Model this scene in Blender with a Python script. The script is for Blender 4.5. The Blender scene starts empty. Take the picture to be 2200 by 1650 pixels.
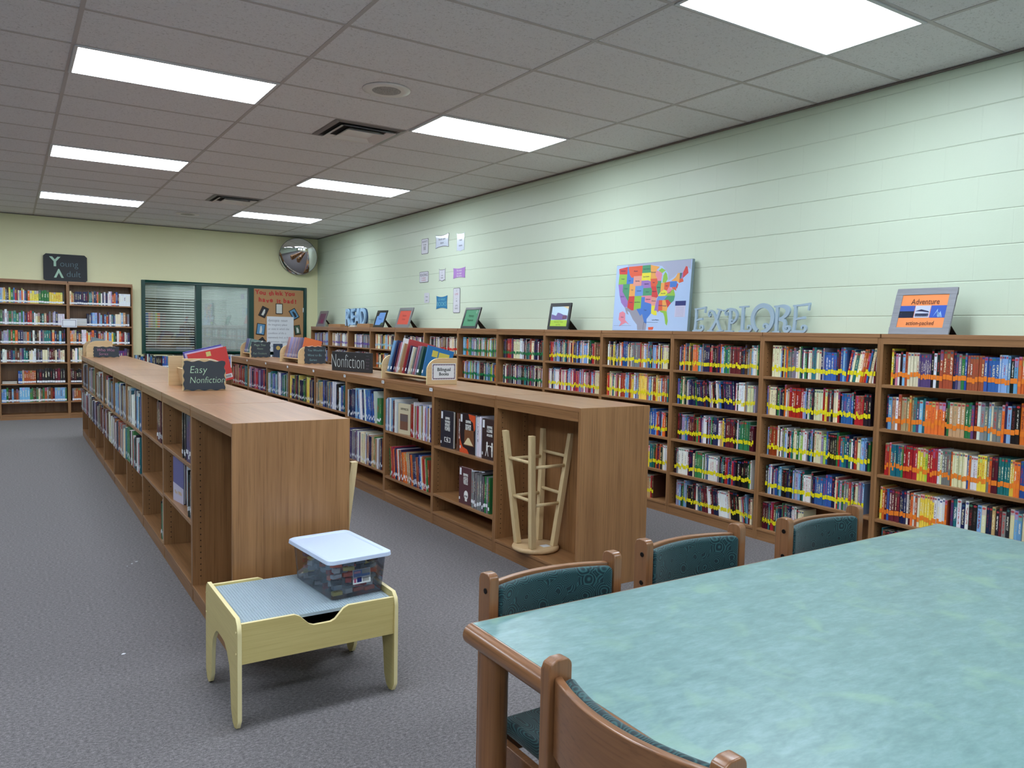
import bpy, math, random
from mathutils import Matrix, Vector
random.seed(7)
PI = math.pi
R = math.radians
scene = bpy.context.scene
COL = scene.collection
W, D, CEIL, T = 4.442, 8.69, 3.10, 0.6096      # right wall, far wall, ceiling, half tile

# ---------------------------------------------------------------- camera
def make_camera():
    f, yaw, pit, rol = 1672.9, 0.57475, 0.065403, 0.020875
    cy, sy, cp, sp, cr, sr = math.cos(yaw), math.sin(yaw), math.cos(pit), math.sin(pit), math.cos(rol), math.sin(rol)
    B = Matrix(((1, 0, 0), (0, 0, -1), (0, 1, 0)))
    Rz = Matrix(((cy, -sy, 0), (sy, cy, 0), (0, 0, 1)))
    Rx = Matrix(((1, 0, 0), (0, cp, -sp), (0, sp, cp)))
    Rr = Matrix(((cr, -sr, 0), (sr, cr, 0), (0, 0, 1)))
    M = Rr @ Rx @ B @ Rz
    right, down, fwd = M[0], M[1], M[2]
    mw = Matrix.Identity(4)
    for i in range(3):
        mw[i][0], mw[i][1], mw[i][2] = right[i], -down[i], -fwd[i]
    mw.translation = (-0.3543, -5.3625, 1.455)
    cam = bpy.data.cameras.new('camera')
    cam.sensor_fit = 'HORIZONTAL'
    cam.sensor_width = 36.0
    cam.lens = f / 2200 * 36.0
    cam.clip_start = 0.02
    o = bpy.data.objects.new('camera', cam)
    o.matrix_world = mw
    COL.objects.link(o)
    scene.camera = o
make_camera()

# ---------------------------------------------------------------- world, exposure
world = bpy.data.worlds.new('world')
scene.world = world
world.use_nodes = True
wb = world.node_tree.nodes['Background']
wb.inputs[0].default_value = (0.62, 0.78, 1.0, 1)
wb.inputs[1].default_value = 3.6
scene.view_settings.view_transform = 'Standard'
scene.view_settings.look = 'None'
scene.view_settings.gamma = 1.0
scene.view_settings.exposure = 1.0
scene.view_settings.use_curve_mapping = False
LAMP = 10.1          # radiance of the troffer lenses
LAMP_COL = (0.88, 0.97, 1.06)

# ---------------------------------------------------------------- materials
def lin(c):
    return tuple((x / 12.92) if x <= 0.04045 else ((x + 0.055) / 1.055) ** 2.4 for x in c)
def srgb(r, g, b):
    return lin((r / 255, g / 255, b / 255)) + (1,)
MATS = {}
class NT:
    def __init__(s, name):
        s.m = bpy.data.materials.new(name); s.m.use_nodes = True
        s.t = s.m.node_tree; s.n = s.t.nodes; s.b = s.n['Principled BSDF']; s.out = s.n['Material Output']
    def new(s, ty, **kw):
        o = s.n.new(ty)
        for k, v in kw.items(): setattr(o, k, v)
        return o
    def ln(s, a, b): s.t.links.new(a, b)
    def math(s, op, a, b=None, c=None):
        o = s.new('ShaderNodeMath', operation=op)
        for i, v in enumerate((a, b, c)):
            if v is None: continue
            if isinstance(v, (int, float)): o.inputs[i].default_value = v
            else: s.ln(v, o.inputs[i])
        return o.outputs[0]
    def mix(s, fac, a, b, blend='MIX'):
        o = s.new('ShaderNodeMix', data_type='RGBA', blend_type=blend)
        for sock, v in ((o.inputs[0], fac), (o.inputs[6], a), (o.inputs[7], b)):
            if isinstance(v, (int, float)): sock.default_value = v
            elif isinstance(v, tuple): sock.default_value = v
            else: s.ln(v, sock)
        return o.outputs[2]
    def noise(s, vec, scale=5, detail=3, rough=0.5, dist=0.0):
        o = s.new('ShaderNodeTexNoise'); o.inputs['Scale'].default_value = scale
        o.inputs['Detail'].default_value = detail; o.inputs['Roughness'].default_value = rough
        o.inputs['Distortion'].default_value = dist
        if vec is not None: s.ln(vec, o.inputs['Vector'])
        return o.outputs[0]
    def mapping(s, vec, scale=(1, 1, 1), loc=(0, 0, 0), rot=(0, 0, 0)):
        o = s.new('ShaderNodeMapping'); s.ln(vec, o.inputs[0])
        o.inputs['Scale'].default_value = scale; o.inputs['Location'].default_value = loc; o.inputs['Rotation'].default_value = rot
        return o.outputs[0]
    def ramp(s, fac, stops):
        o = s.new('ShaderNodeValToRGB'); s.ln(fac, o.inputs[0])
        e = o.color_ramp.elements
        while len(e) < len(stops): e.new(0.5)
        for el, (p, c) in zip(e, stops): el.position = p; el.color = c
        return o.outputs[0]
    def bump(s, h, strength=0.3, dist=0.01):
        o = s.new('ShaderNodeBump'); o.inputs['Strength'].default_value = strength; o.inputs['Distance'].default_value = dist
        s.ln(h, o.inputs['Height']); s.ln(o.outputs[0], s.b.inputs['Normal'])
    def coord(s, k='Object'): return s.new('ShaderNodeTexCoord').outputs[k]
def plain(name, col, rough=0.5, metal=0.0, **kw):
    if name in MATS: return MATS[name]
    n = NT(name)
    n.b.inputs['Base Color'].default_value = col
    n.b.inputs['Roughness'].default_value = rough
    n.b.inputs['Metallic'].default_value = metal
    for k, v in kw.items(): n.b.inputs[k].default_value = v
    # slight procedural mottling so that nothing is perfectly flat
    nz = n.noise(n.coord(), 35, 2)
    n.ln(n.mix(n.math('MULTIPLY', nz, 0.10), col, (col[0] * .75, col[1] * .75, col[2] * .75, 1)), n.b.inputs['Base Color'])
    MATS[name] = n.m
    return n.m
def wood(name, light, dark, axis='z', scale=1.0, rough=0.38, contrast=1.0, pores=0.5, coat=0.0):
    n = NT(name)
    info = n.new('ShaderNodeObjectInfo')
    off = n.new('ShaderNodeCombineXYZ')
    n.ln(n.math('MULTIPLY', info.outputs['Random'], 37.0), off.inputs[0])
    n.ln(n.math('MULTIPLY', info.outputs['Random'], 11.0), off.inputs[1])
    n.ln(n.math('MULTIPLY', info.outputs['Random'], 23.0), off.inputs[2])
    va = n.new('ShaderNodeVectorMath', operation='ADD')
    n.ln(n.coord(), va.inputs[0]); n.ln(off.outputs[0], va.inputs[1])
    k = {'x': (0.06, 1, 1), 'y': (1, 0.06, 1), 'z': (1, 1, 0.06)}[axis]
    v = n.mapping(va.outputs[0], tuple(a * scale for a in k))
    g = n.noise(v, 12, 4, 0.55, 0.8)
    arch = n.math('MULTIPLY_ADD', n.math('SINE', n.math('MULTIPLY', n.noise(v, 2.6, 2, 0.45, 0.3), 62.0)), .5, .5)
    k2 = {'x': (0.022, 1, 1), 'y': (1, 0.022, 1), 'z': (1, 1, 0.022)}[axis]
    fine = n.noise(n.mapping(va.outputs[0], tuple(a * scale for a in k2)), 150, 3, 0.6)
    f = n.math('ADD', n.math('MULTIPLY', g, 0.34), n.math('MULTIPLY', arch, 0.10 * contrast))
    f = n.math('ADD', f, n.math('MULTIPLY', fine, 0.50))
    c = n.ramp(f, [(0.24, light), (0.76, dark)])
    pore = n.ramp(fine, [(0.56, (0, 0, 0, 1)), (0.68, (1, 1, 1, 1))])
    c = n.mix(n.math('MULTIPLY', pore, 0.5 * pores), c, tuple(x * 0.45 for x in dark[:3]) + (1,))
    n.ln(c, n.b.inputs['Base Color'])
    n.b.inputs['Roughness'].default_value = rough
    n.b.inputs['Coat Weight'].default_value = coat
    n.b.inputs['Coat Roughness'].default_value = 0.15
    n.bump(fine, 0.05, 0.002)
    MATS[name] = n.m
    return n.m
OAK_L, OAK_D = srgb(168, 123, 81), srgb(114, 77, 46)
oak_z = wood('oak_laminate_upright', OAK_L, OAK_D, 'z')
oak_x = wood('oak_laminate_lengthwise', OAK_L, OAK_D, 'x')
oak_top = wood('oak_laminate_top', srgb(172, 128, 90), srgb(130, 88, 58), 'x', rough=0.30)
chair_wood = wood('chair_oak', srgb(150, 102, 66), srgb(112, 72, 44), 'z', rough=0.30, contrast=.5, coat=.3)
chair_wood_x = wood('chair_oak_lengthwise', srgb(150, 102, 66), srgb(112, 72, 44), 'x', rough=0.30, contrast=.5, coat=.3)
table_wood_y = wood('table_oak', srgb(168, 114, 70), srgb(92, 56, 32), 'y', rough=0.3, coat=.4)
table_wood_z = wood('table_leg_oak', srgb(158, 106, 66), srgb(100, 62, 38), 'z', rough=0.3, coat=.3)
maple = wood('maple_laminate', srgb(214, 196, 132), srgb(190, 168, 104), 'y', 1.5, rough=0.4, contrast=.4, pores=.1)
maple_x = wood('maple_laminate_lengthwise', srgb(214, 196, 132), srgb(190, 168, 104), 'x', 1.5, rough=0.4, contrast=.4, pores=.1)
maple_edge = plain('maple_edge_band', srgb(236, 220, 166), 0.4)
pine = wood('pine_wood', srgb(226, 204, 160), srgb(198, 168, 118), 'z', 1.0, rough=0.45, contrast=.5, pores=.1)
pine_x = wood('birch_rack_wood', srgb(222, 192, 148), srgb(196, 160, 114), 'x', 1.0, rough=0.45, contrast=.4, pores=.1)
black = plain('black_plastic', srgb(22, 22, 24), 0.4)
hole_mat = plain('pin_hole_dark', srgb(24, 14, 10), 0.8)
white_paper = plain('white_paper', srgb(226, 230, 236), 0.6)
page_mat = plain('book_pages', srgb(222, 218, 204), 0.8)
metal = plain('brushed_metal', srgb(150, 150, 150), 0.3, 1.0)
dark_metal = plain('dark_bolt_metal', srgb(40, 36, 36), 0.35, 0.9)

def wall_material(name, along, base, joint_phase=0.0, js=1.0):
    # painted concrete block, 0.203 m courses, running bond; 'along' = world axis of the wall's length
    n = NT(name)
    geo = n.new('ShaderNodeNewGeometry')
    sep = n.new('ShaderNodeSeparateXYZ'); n.ln(geo.outputs['Position'], sep.inputs[0])
    comb = n.new('ShaderNodeCombineXYZ')
    n.ln(n.math('ADD', sep.outputs[along], joint_phase + 40.64), comb.inputs[0])
    n.ln(n.math('ADD', sep.outputs[2], 0.012 + 4.064), comb.inputs[1])
    def bricks(smooth, size):
        br = n.new('ShaderNodeTexBrick'); n.ln(comb.outputs[0], br.inputs['Vector'])
        br.offset = 0.5; br.offset_frequency = 2; br.squash = 1.0
        br.inputs['Scale'].default_value = 1.0
        br.inputs['Mortar Size'].default_value = size
        br.inputs['Mortar Smooth'].default_value = smooth
        br.inputs['Brick Width'].default_value = 0.4064
        br.inputs['Row Height'].default_value = 0.2032
        br.inputs['Color1'].default_value = (1, 1, 1, 1); br.inputs['Color2'].default_value = (1, 1, 1, 1)
        br.inputs['Mortar'].default_value = (0, 0, 0, 1)
        return br.outputs['Fac']
    soft = bricks(0.6, 0.0045)
    rowf = n.math('FRACT', n.math('DIVIDE', n.math('ADD', sep.outputs[2], 0.012 + 4.064), 0.2032))
    edge = n.math('MINIMUM', rowf, n.math('SUBTRACT', 1.0, rowf))
    line = n.math('SUBTRACT', 1.0, n.math('MINIMUM', n.math('DIVIDE', edge, 0.022), 1.0))
    pos = geo.outputs['Position']
    pit = n.noise(pos, 160, 4, 0.65)
    big = n.noise(pos, 1.7, 3)
    col = n.mix(n.math('MULTIPLY', big, 0.25), base, (base[0] * .93, base[1] * .95, base[2] * .88, 1))
    col = n.mix(n.math('MULTIPLY', soft, 0.04 * js), col, (base[0] * .7, base[1] * .72, base[2] * .66, 1))
    n.ln(col, n.b.inputs['Base Color'])
    h = n.math('SUBTRACT', n.math('MULTIPLY', pit, 0.10), n.math('MULTIPLY', soft, 0.16 * js))
    h = n.math('SUBTRACT', h, n.math('MULTIPLY', line, 0.95 * js))
    n.bump(h, 0.55, 0.006)
    n.b.inputs['Roughness'].default_value = 0.42
    return n.m
WALLC = srgb(211, 225, 205)
wall_y = wall_material('painted_block_right', 1, WALLC, 0.10)
wall_x = wall_material('painted_block_far', 0, srgb(232, 229, 186), 0.0, 0.18)

def carpet_material():
    n = NT('loop_pile_carpet')
    p = n.new('ShaderNodeNewGeometry').outputs['Position']
    a = n.noise(p, 260, 3, 0.7)
    b = n.noise(n.mapping(p, (1, 1.6, 1)), 70, 4, 0.7)
    c = n.noise(p, 1.3, 3)
    f = n.math('ADD', n.math('MULTIPLY', a, 0.45), n.math('MULTIPLY', b, 0.55))
    col = n.ramp(f, [(0.36, srgb(68, 65, 67)), (0.5, srgb(108, 104, 106)), (0.66, srgb(152, 148, 149))])
    col = n.mix(n.math('MULTIPLY', c, 0.35), col, n.mix(1.0, col, (0.82, 0.80, 0.80, 1), 'MULTIPLY'))
    n.ln(col, n.b.inputs['Base Color'])
    n.b.inputs['Roughness'].default_value = 0.95
    n.b.inputs['Specular IOR Level'].default_value = 0.15
    n.b.inputs['Sheen Weight'].default_value = 0.15
    n.bump(f, 0.6, 0.004)
    return n.m
carpet = carpet_material()
def tile_material():
    n = NT('fissured_ceiling_tile')
    p = n.new('ShaderNodeNewGeometry').outputs['Position']
    a = n.noise(p, 75, 4, 0.6, 0.8)
    b = n.noise(p, 22, 3, 0.6)
    pits = n.ramp(a, [(0.56, (0, 0, 0, 1)), (0.66, (1, 1, 1, 1))])
    col = n.mix(n.math('MULTIPLY', pits, 0.45), srgb(234, 233, 237), srgb(146, 142, 144))
    col = n.mix(n.math('MULTIPLY', b, 0.18), col, srgb(206, 202, 204))
    n.ln(col, n.b.inputs['Base Color'])
    n.b.inputs['Roughness'].default_value = 0.9
    n.bump(a, 0.5, 0.004)
    return n.m
tile = tile_material()
tbar = plain('ceiling_tee_bar', srgb(190, 184, 184), 0.5)

def emission(name, col, strength):
    n = NT(name)
    n.n.remove(n.b)
    e = n.new('ShaderNodeEmission'); e.inputs[0].default_value = col + (1,); e.inputs[1].default_value = strength
    n.ln(e.outputs[0], n.out.inputs[0])
    return n.m
lens_mat = emission('troffer_lens_glow', LAMP_COL, LAMP)
lens_dim = emission('troffer_lens_dim', LAMP_COL, LAMP * 0.8)

def glass_material(name='window_glass', refl=0.12, tint=(0.93, 0.97, 0.95, 1)):
    n = NT(name)
    n.n.remove(n.b)
    tr = n.new('ShaderNodeBsdfTransparent'); tr.inputs[0].default_value = tint
    gl = n.new('ShaderNodeBsdfGlossy'); gl.inputs['Roughness'].default_value = 0.02
    fr = n.new('ShaderNodeFresnel'); fr.inputs[0].default_value = 1.5
    mx = n.new('ShaderNodeMixShader')
    n.ln(n.math('ADD', n.math('MULTIPLY', fr.outputs[0], 1.0), refl), mx.inputs[0])
    n.ln(tr.outputs[0], mx.inputs[1]); n.ln(gl.outputs[0], mx.inputs[2])
    n.ln(mx.outputs[0], n.out.inputs[0])
    return n.m
glass = glass_material()

def book_material(name, attr, sticker):
    n = NT(name)
    uv = n.new('ShaderNodeUVMap').outputs[0]
    sep = n.new('ShaderNodeSeparateXYZ'); n.ln(uv, sep.inputs[0])
    u, v = sep.outputs[0], sep.outputs[1]
    if attr:
        a = n.new('ShaderNodeAttribute', attribute_name='Col')
        C, rnd = a.outputs['Color'], a.outputs['Alpha']
    else:
        a = n.new('ShaderNodeObjectInfo')
        C, rnd = a.outputs['Color'], a.outputs['Random']
    r1 = n.math('FRACT', n.math('MULTIPLY', rnd, 7.13))
    r2 = n.math('FRACT', n.math('MULTIPLY', rnd, 31.7))
    r3 = n.math('FRACT', n.math('MULTIPLY', rnd, 113.3))
    vec = n.new('ShaderNodeCombineXYZ')
    n.ln(n.math('MULTIPLY', u, 2.2), vec.inputs[0]); n.ln(n.math('MULTIPLY', v, 22.0), vec.inputs[1]); n.ln(n.math('MULTIPLY', rnd, 90.0), vec.inputs[2])
    nz = n.noise(vec.outputs[0], 1.3, 2, 0.6)
    title = n.math('GREATER_THAN', nz, 0.48)
    inu = n.math('LESS_THAN', n.math('ABSOLUTE', n.math('SUBTRACT', u, 0.5)), n.math('ADD', 0.14, n.math('MULTIPLY', r2, 0.16)))
    inv = n.math('LESS_THAN', n.math('ABSOLUTE', n.math('SUBTRACT', v, 0.6)), n.math('ADD', 0.12, n.math('MULTIPLY', r1, 0.16)))
    m = n.math('MULTIPLY', n.math('MULTIPLY', title, inu), inv)
    tc = n.ramp(r3, [(0.0, srgb(236, 236, 236)), (0.45, srgb(236, 226, 170)), (0.62, srgb(30, 30, 46)), (0.85, srgb(190, 60, 50))])
    tcn = n.n[-1]
    col = n.mix(n.math('MULTIPLY', m, 0.75), C, tc)
    # top or bottom block of another hue on some spines
    blk = n.math('MULTIPLY', n.math('GREATER_THAN', v, n.math('ADD', 0.72, n.math('MULTIPLY', r2, 0.5))), n.math('LESS_THAN', u, 1.5))
    hs = n.new('ShaderNodeHueSaturation'); n.ln(C, hs.inputs['Color']); n.ln(r1, hs.inputs['Hue']); hs.inputs['Value'].default_value = 0.8; hs.inputs['Saturation'].default_value = 0.7
    col = n.mix(n.math('MULTIPLY', blk, 0.6), col, hs.outputs[0])
    if sticker:
        su = n.math('MULTIPLY', n.math('SUBTRACT', u, 0.5), 1.0)
        sv = n.math('MULTIPLY', n.math('SUBTRACT', v, 0.93), 14.0)
        d = n.math('SQRT', n.math('ADD', n.math('POWER', su, 2.0), n.math('POWER', sv, 2.0)))
        sm = n.math('LESS_THAN', d, 0.42)
        sc = n.ramp(r2, [(0.0, srgb(196, 44, 52)), (0.60, srgb(170, 60, 70)), (0.66, srgb(40, 60, 140)), (0.9, srgb(60, 120, 90))])
        n.n[-1]
        col = n.mix(n.math('MULTIPLY', sm, 0.9), col, sc)
    # cover art on the boards (u beyond 9)
    art = n.math('GREATER_THAN', u, 8.0)
    an = n.noise(uv, 3.0, 3)
    col = n.mix(n.math('MULTIPLY', art, n.math('MULTIPLY', an, 0.35)), col, hs.outputs[0])
    n.ln(col, n.b.inputs['Base Color'])
    n.b.inputs['Roughness'].default_value = 0.32
    n.b.inputs['Specular IOR Level'].default_value = 0.5
    return n.m
book_fic = book_material('book_cover_sticker', False, True)
book_non = book_material('book_cover', False, False)
book_fic_s = book_material('book_cover_sticker_many', True, True)
book_non_s = book_material('book_cover_many', True, False)

# ---------------------------------------------------------------- mesh helpers
class MB:
    def __init__(s): s.v = []; s.f = []; s.m = []; s.uv = {}; s.mats = []
    def mi(s, mat):
        if mat not in s.mats: s.mats.append(mat)
        return s.mats.index(mat)
    def face(s, pts, mat):
        b = len(s.v); s.v += [tuple(p) for p in pts]; s.f.append(tuple(range(b, b + len(pts)))); s.m.append(s.mi(mat))
        return len(s.f) - 1
    def box(s, x0, x1, y0, y1, z0, z1, mat, M=None):
        P = [(x0, y0, z0), (x1, y0, z0), (x1, y1, z0), (x0, y1, z0), (x0, y0, z1), (x1, y0, z1), (x1, y1, z1), (x0, y1, z1)]
        if M is not None: P = [tuple(M @ Vector(p)) for p in P]
        b = len(s.v); s.v += P; k = s.mi(mat)
        for q in ((0, 3, 2, 1), (4, 5, 6, 7), (0, 1, 5, 4), (1, 2, 6, 5), (2, 3, 7, 6), (3, 0, 4, 7)):
            s.f.append(tuple(b + i for i in q)); s.m.append(k)
        return s
    def prism(s, pts, a0, a1, axis, mat, edge=None, M=None):
        # pts: outline in the two remaining axes (order xyz without axis), extruded from a0 to a1
        def P(p, a):
            q = {'x': (a, p[0], p[1]), 'y': (p[0], a, p[1]), 'z': (p[0], p[1], a)}[axis]
            return tuple(M @ Vector(q)) if M is not None else q
        n = len(pts); b = len(s.v)
        s.v += [P(p, a0) for p in pts] + [P(p, a1) for p in pts]
        k = s.mi(mat); ke = s.mi(edge) if edge else k
        s.f.append(tuple(range(b, b + n))); s.m.append(k)
        s.f.append(tuple(range(b + 2 * n - 1, b + n - 1, -1))); s.m.append(k)
        for i in range(n):
            j = (i + 1) % n
            s.f.append((b + i, b + n + i, b + n + j, b + j)); s.m.append(ke)
        return s
    def tube(s, p0, p1, r0, mat, r1=None, n=12, cap=True, squash=None):
        r1 = r0 if r1 is None else r1
        p0, p1 = Vector(p0), Vector(p1); d = (p1 - p0).normalized()
        u = d.orthogonal().normalized(); w = d.cross(u)
        b = len(s.v); k = s.mi(mat)
        for p, r in ((p0, r0), (p1, r1)):
            for i in range(n):
                a = 2 * PI * i / n
                s.v.append(tuple(p + u * math.cos(a) * r + w * math.sin(a) * r))
        for i in range(n):
            j = (i + 1) % n
            s.f.append((b + i, b + j, b + n + j, b + n + i)); s.m.append(k)
        if cap:
            s.f.append(tuple(b + i for i in range(n))[::-1]); s.m.append(k)
            s.f.append(tuple(b + n + i for i in range(n))); s.m.append(k)
        return s
    def lathe(s, prof, mat, n=48, M=None):
        b = len(s.v); k = s.mi(mat); m = len(prof)
        for i in range(n):
            a = 2 * PI * i / n
            for r, z in prof:
                p = Vector((r * math.cos(a), r * math.sin(a), z))
                s.v.append(tuple(M @ p) if M is not None else tuple(p))
        for i in range(n):
            j = (i + 1) % n
            for q in range(m - 1):
                s.f.append((b + i * m + q, b + j * m + q, b + j * m + q + 1, b + i * m + q + 1)); s.m.append(k)
        return s
    def mesh(s, name):
        me = bpy.data.meshes.new(name)
        me.from_pydata(s.v, [], s.f)
        for mt in s.mats: me.materials.append(mt)
        me.polygons.foreach_set('material_index', s.m)
        me.update()
        return me
    def build(s, name, parent=None, loc=None, rot=None, bevel=0, smooth=False, seg=2, fix=True):
        me = s.mesh(name)
        if fix:
            import bmesh
            bm = bmesh.new(); bm.from_mesh(me)
            if bevel or smooth: bmesh.ops.remove_doubles(bm, verts=bm.verts, dist=1e-5)
            bmesh.ops.recalc_face_normals(bm, faces=bm.faces)
            bm.to_mesh(me); bm.free()
        if smooth: me.polygons.foreach_set('use_smooth', [True] * len(me.polygons))
        o = bpy.data.objects.new(name, me); COL.objects.link(o)
        if parent is not None: o.parent = parent
        if loc is not None: o.location = loc
        if rot is not None: o.rotation_euler = rot
        if bevel:
            bv = o.modifiers.new('bevel', 'BEVEL'); bv.width = bevel; bv.segments = seg; bv.limit_method = 'ANGLE'; bv.angle_limit = R(35)
            me.polygons.foreach_set('use_smooth', [True] * len(me.polygons))
            wn = o.modifiers.new('wn', 'WEIGHTED_NORMAL'); wn.keep_sharp = False
        return o
def thing(name, label, cat, loc=(0, 0, 0), rot=(0, 0, 0), group=None):
    o = bpy.data.objects.new(name, None); COL.objects.link(o)
    o.location = loc
    o.rotation_euler = rot if isinstance(rot, tuple) else (0, 0, rot)
    o.empty_display_size = 0.1
    return tag(o, label, cat, group)
def tag(o, label, cat, group=None, kind=None):
    o['label'] = label; o['category'] = cat
    if group: o['group'] = group
    if kind: o['kind'] = kind
    return o
def struct(o): o['kind'] = 'structure'; return o
def box_obj(name, b, mat, parent=None, bevel=0, **kw):
    return MB().box(*b, mat).build(name, parent, bevel=bevel, **kw)
DEP = None
def text_obj(name, s, size, mat, parent, loc, rot=(PI / 2, 0, 0), sx=1.0, sy=1.0, shear=0.0, thin=0.0, depth=0.0006, align='CENTER', space=1.0):
    cu = bpy.data.curves.new('t', 'FONT'); cu.body = s; cu.size = size; cu.align_x = align; cu.align_y = 'CENTER'
    cu.extrude = depth / 2; cu.shear = shear; cu.offset = thin; cu.space_character = space; cu.space_line = 1.0; cu.resolution_u = 3
    tmp = bpy.data.objects.new('t', cu); COL.objects.link(tmp)
    dg = bpy.context.evaluated_depsgraph_get()
    me = bpy.data.meshes.new_from_object(tmp.evaluated_get(dg))
    bpy.data.objects.remove(tmp); bpy.data.curves.remove(cu)
    me.materials.clear(); me.materials.append(mat); me.name = name
    for v in me.vertices: v.co.x *= sx; v.co.y *= sy
    o = bpy.data.objects.new(name, me); COL.objects.link(o)
    o.parent = parent; o.location = loc; o.rotation_euler = rot
    return o

# ---------------------------------------------------------------- room shell
XL, YB = -7.2, -9.6            # left wall, wall behind the camera
struct(MB().box(XL - .1, W + .1, YB - .1, D + .1, -0.1, 0, carpet).build('floor'))
def make_ceiling():
    m = MB()
    m.box(XL, W, YB, D, CEIL, CEIL + .05, tile)
    x = -6 * 2 * T
    while x < W:
        if x > XL: m.box(x - .012, x + .012, YB, D, CEIL - .003, CEIL + .001, tbar)
        x += 2 * T
    y = -16 * T
    while y < D:
        if y > YB: m.box(XL, W, y - .012, y + .012, CEIL - .0028, CEIL + .001, tbar)
        y += T
    struct(m.build('ceiling'))
make_ceiling()
struct(MB().box(W, W + .15, YB, D + .15, 0, CEIL + .05, wall_y).build('wall_right'))
struct(MB().box(XL - .15, XL, YB, D + .15, 0, CEIL + .05, wall_y).build('wall_left'))
# far wall with the office window opening
WX0, WX1, WZ0, WZ1 = 1.487, 4.235, 0.985, 2.197
m = MB()
m.box(XL, WX0, D, D + .15, 0, CEIL + .05, wall_x)
m.box(WX1, W, D, D + .15, 0, CEIL + .05, wall_x)
m.box(WX0, WX1, D, D + .15, 0, WZ0, wall_x)
m.box(WX0, WX1, D, D + .15, WZ1, CEIL + .05, wall_x)
struct(m.build('wall_far'))
# wall behind the camera with three daylight windows
BW = [(-6.2, -4.2), (-3.4, -1.4), (-0.4, 1.6)]
m = MB(); xs = [XL] + [a for w in BW for a in w] + [W]
for i in range(0, len(xs), 2): m.box(xs[i], xs[i + 1], YB - .15, YB, 0, CEIL + .05, wall_x)
for a, b in BW:
    m.box(a, b, YB - .15, YB, 0, 1.0, wall_x); m.box(a, b, YB - .15, YB, 2.5, CEIL + .05, wall_x)
struct(m.build('wall_back'))
green = plain('green_painted_steel', srgb(10, 62, 54), 0.35)
for i, (a, b) in enumerate(BW):
    m = MB()
    for (x0, x1, z0, z1) in ((a, a + .05, 1, 2.5), (b - .05, b, 1, 2.5), (a + .05, b - .05, 1, 1.05), (a + .05, b - .05, 2.45, 2.5), ((a + b) / 2 - .02, (a + b) / 2 + .02, 1.05, 2.45)):
        m.box(x0, x1, YB - .1, YB - .04, z0, z1, green)
    w = struct(m.build('window_%d' % (i + 2)))
    box_obj('window_pane', (a + .05, b - .05, YB - .075, YB - .07, 1.05, 2.45), glass, w)
# wall angle trim at the ceiling
tr = plain('ceiling_wall_angle', srgb(120, 112, 108), 0.6)
struct(box_obj('trim_1', (W - .022, W - .0005, YB, D, CEIL - .012, CEIL - .0035), tr))
struct(box_obj('trim_2', (XL, W - .022, D - .022, D - .0005, CEIL - .012, CEIL - .0035), tr))
cove = plain('rubber_cove_base', srgb(60, 48, 40), 0.5)
struct(box_obj('baseboard_far', (XL, WX1 + .2, D - .006, D - .0003, 0.0, 0.10), cove))
struct(box_obj('baseboard_right', (W - .006, W - .0003, YB, -3.47, 0.0, 0.10), cove))
# far office window, frame, glazing
def office_window():
    m = MB()
    fr = [(1.487, 1.545, WZ0, WZ1), (2.330, 2.420, WZ0 + .05, WZ1 - .05), (3.205, 3.290, WZ0 + .05, WZ1 - .05), (4.177, 4.235, WZ0, WZ1),
          (1.545, 4.177, WZ0, WZ0 + .05), (1.545, 4.177, WZ1 - .05, WZ1)]
    for a, b, c, d in fr: m.box(a, b, D - .02, D + .10, c, d, green)
    w = struct(m.build('window_1', bevel=.003))
    for a, b in ((1.545, 2.330), (2.420, 3.205)):
        box_obj('window_pane', (a, b, D + .035, D + .041, WZ0 + .05, WZ1 - .05), glass, w)
    box_obj('window_latch', (4.160, 4.176, D - .03, D - .015, 1.75, 1.83), white_paper, w, bevel=.002)
office_window()
# office behind the glass
off_wall = plain('office_wall_paint', srgb(176, 182, 176), 0.8)
off_dark = plain('office_dark_wall', srgb(60, 62, 62), 0.8)
OY = D + 2.6
struct(box_obj('wall_office_back', (0.6, W + .6, OY, OY + .1, 0, CEIL), off_wall))
struct(box_obj('wall_office_left', (0.5, 0.6, D + .15, OY, 0, CEIL), off_wall))
struct(box_obj('wall_office_right', (W + .6, W + .7, D + .15, OY, 0, CEIL), off_wall))
struct(box_obj('trim_3', (0.6, W + .6, D + .15, OY, CEIL, CEIL + .1), off_wall))
struct(box_obj('trim_4', (0.6, W + .6, D + .15, OY, -.1, 0), carpet))
# ---------------------------------------------------------------- ceiling fixtures
lamp_frame = plain('troffer_frame_white', srgb(214, 216, 220), 0.4)
def troffer(x, y, label, dim=False):
    t = thing('ceiling_light', label, 'ceiling light', (x, y, CEIL), group='recessed ceiling light panels')
    a, b = 2 * T, T
    m = MB()
    for q in ((0.006, a - .006, 0.006, .026), (0.006, a - .006, b - .026, b - .006), (0.006, .026, .026, b - .026), (a - .026, a - .006, .026, b - .026)):
        m.box(*q, -.010, -.0035, lamp_frame)
    m.build('frame', t, bevel=.002)
    MB().box(.026, a - .026, .026, b - .026, -.008, -.0045, lens_dim if dim else lens_mat).build('diffuser', t)
vis = {(2, -5): 'large glowing ceiling light cut off by the photo top, nearest right wall', (0, 0): 'glowing ceiling light in the left column, nearest one',
       (2, 0): 'glowing ceiling light beside the near air vent', (0, 5): 'glowing ceiling light in the left column, middle one with blue-tinged edge',
       (2, 5): 'glowing ceiling light beyond the near vent, middle of the right column', (0, 10): 'glowing ceiling light in the left column, farthest one',
       (2, 10): 'glowing ceiling light nearest the round convex mirror'}
NOUT = 0
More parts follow.
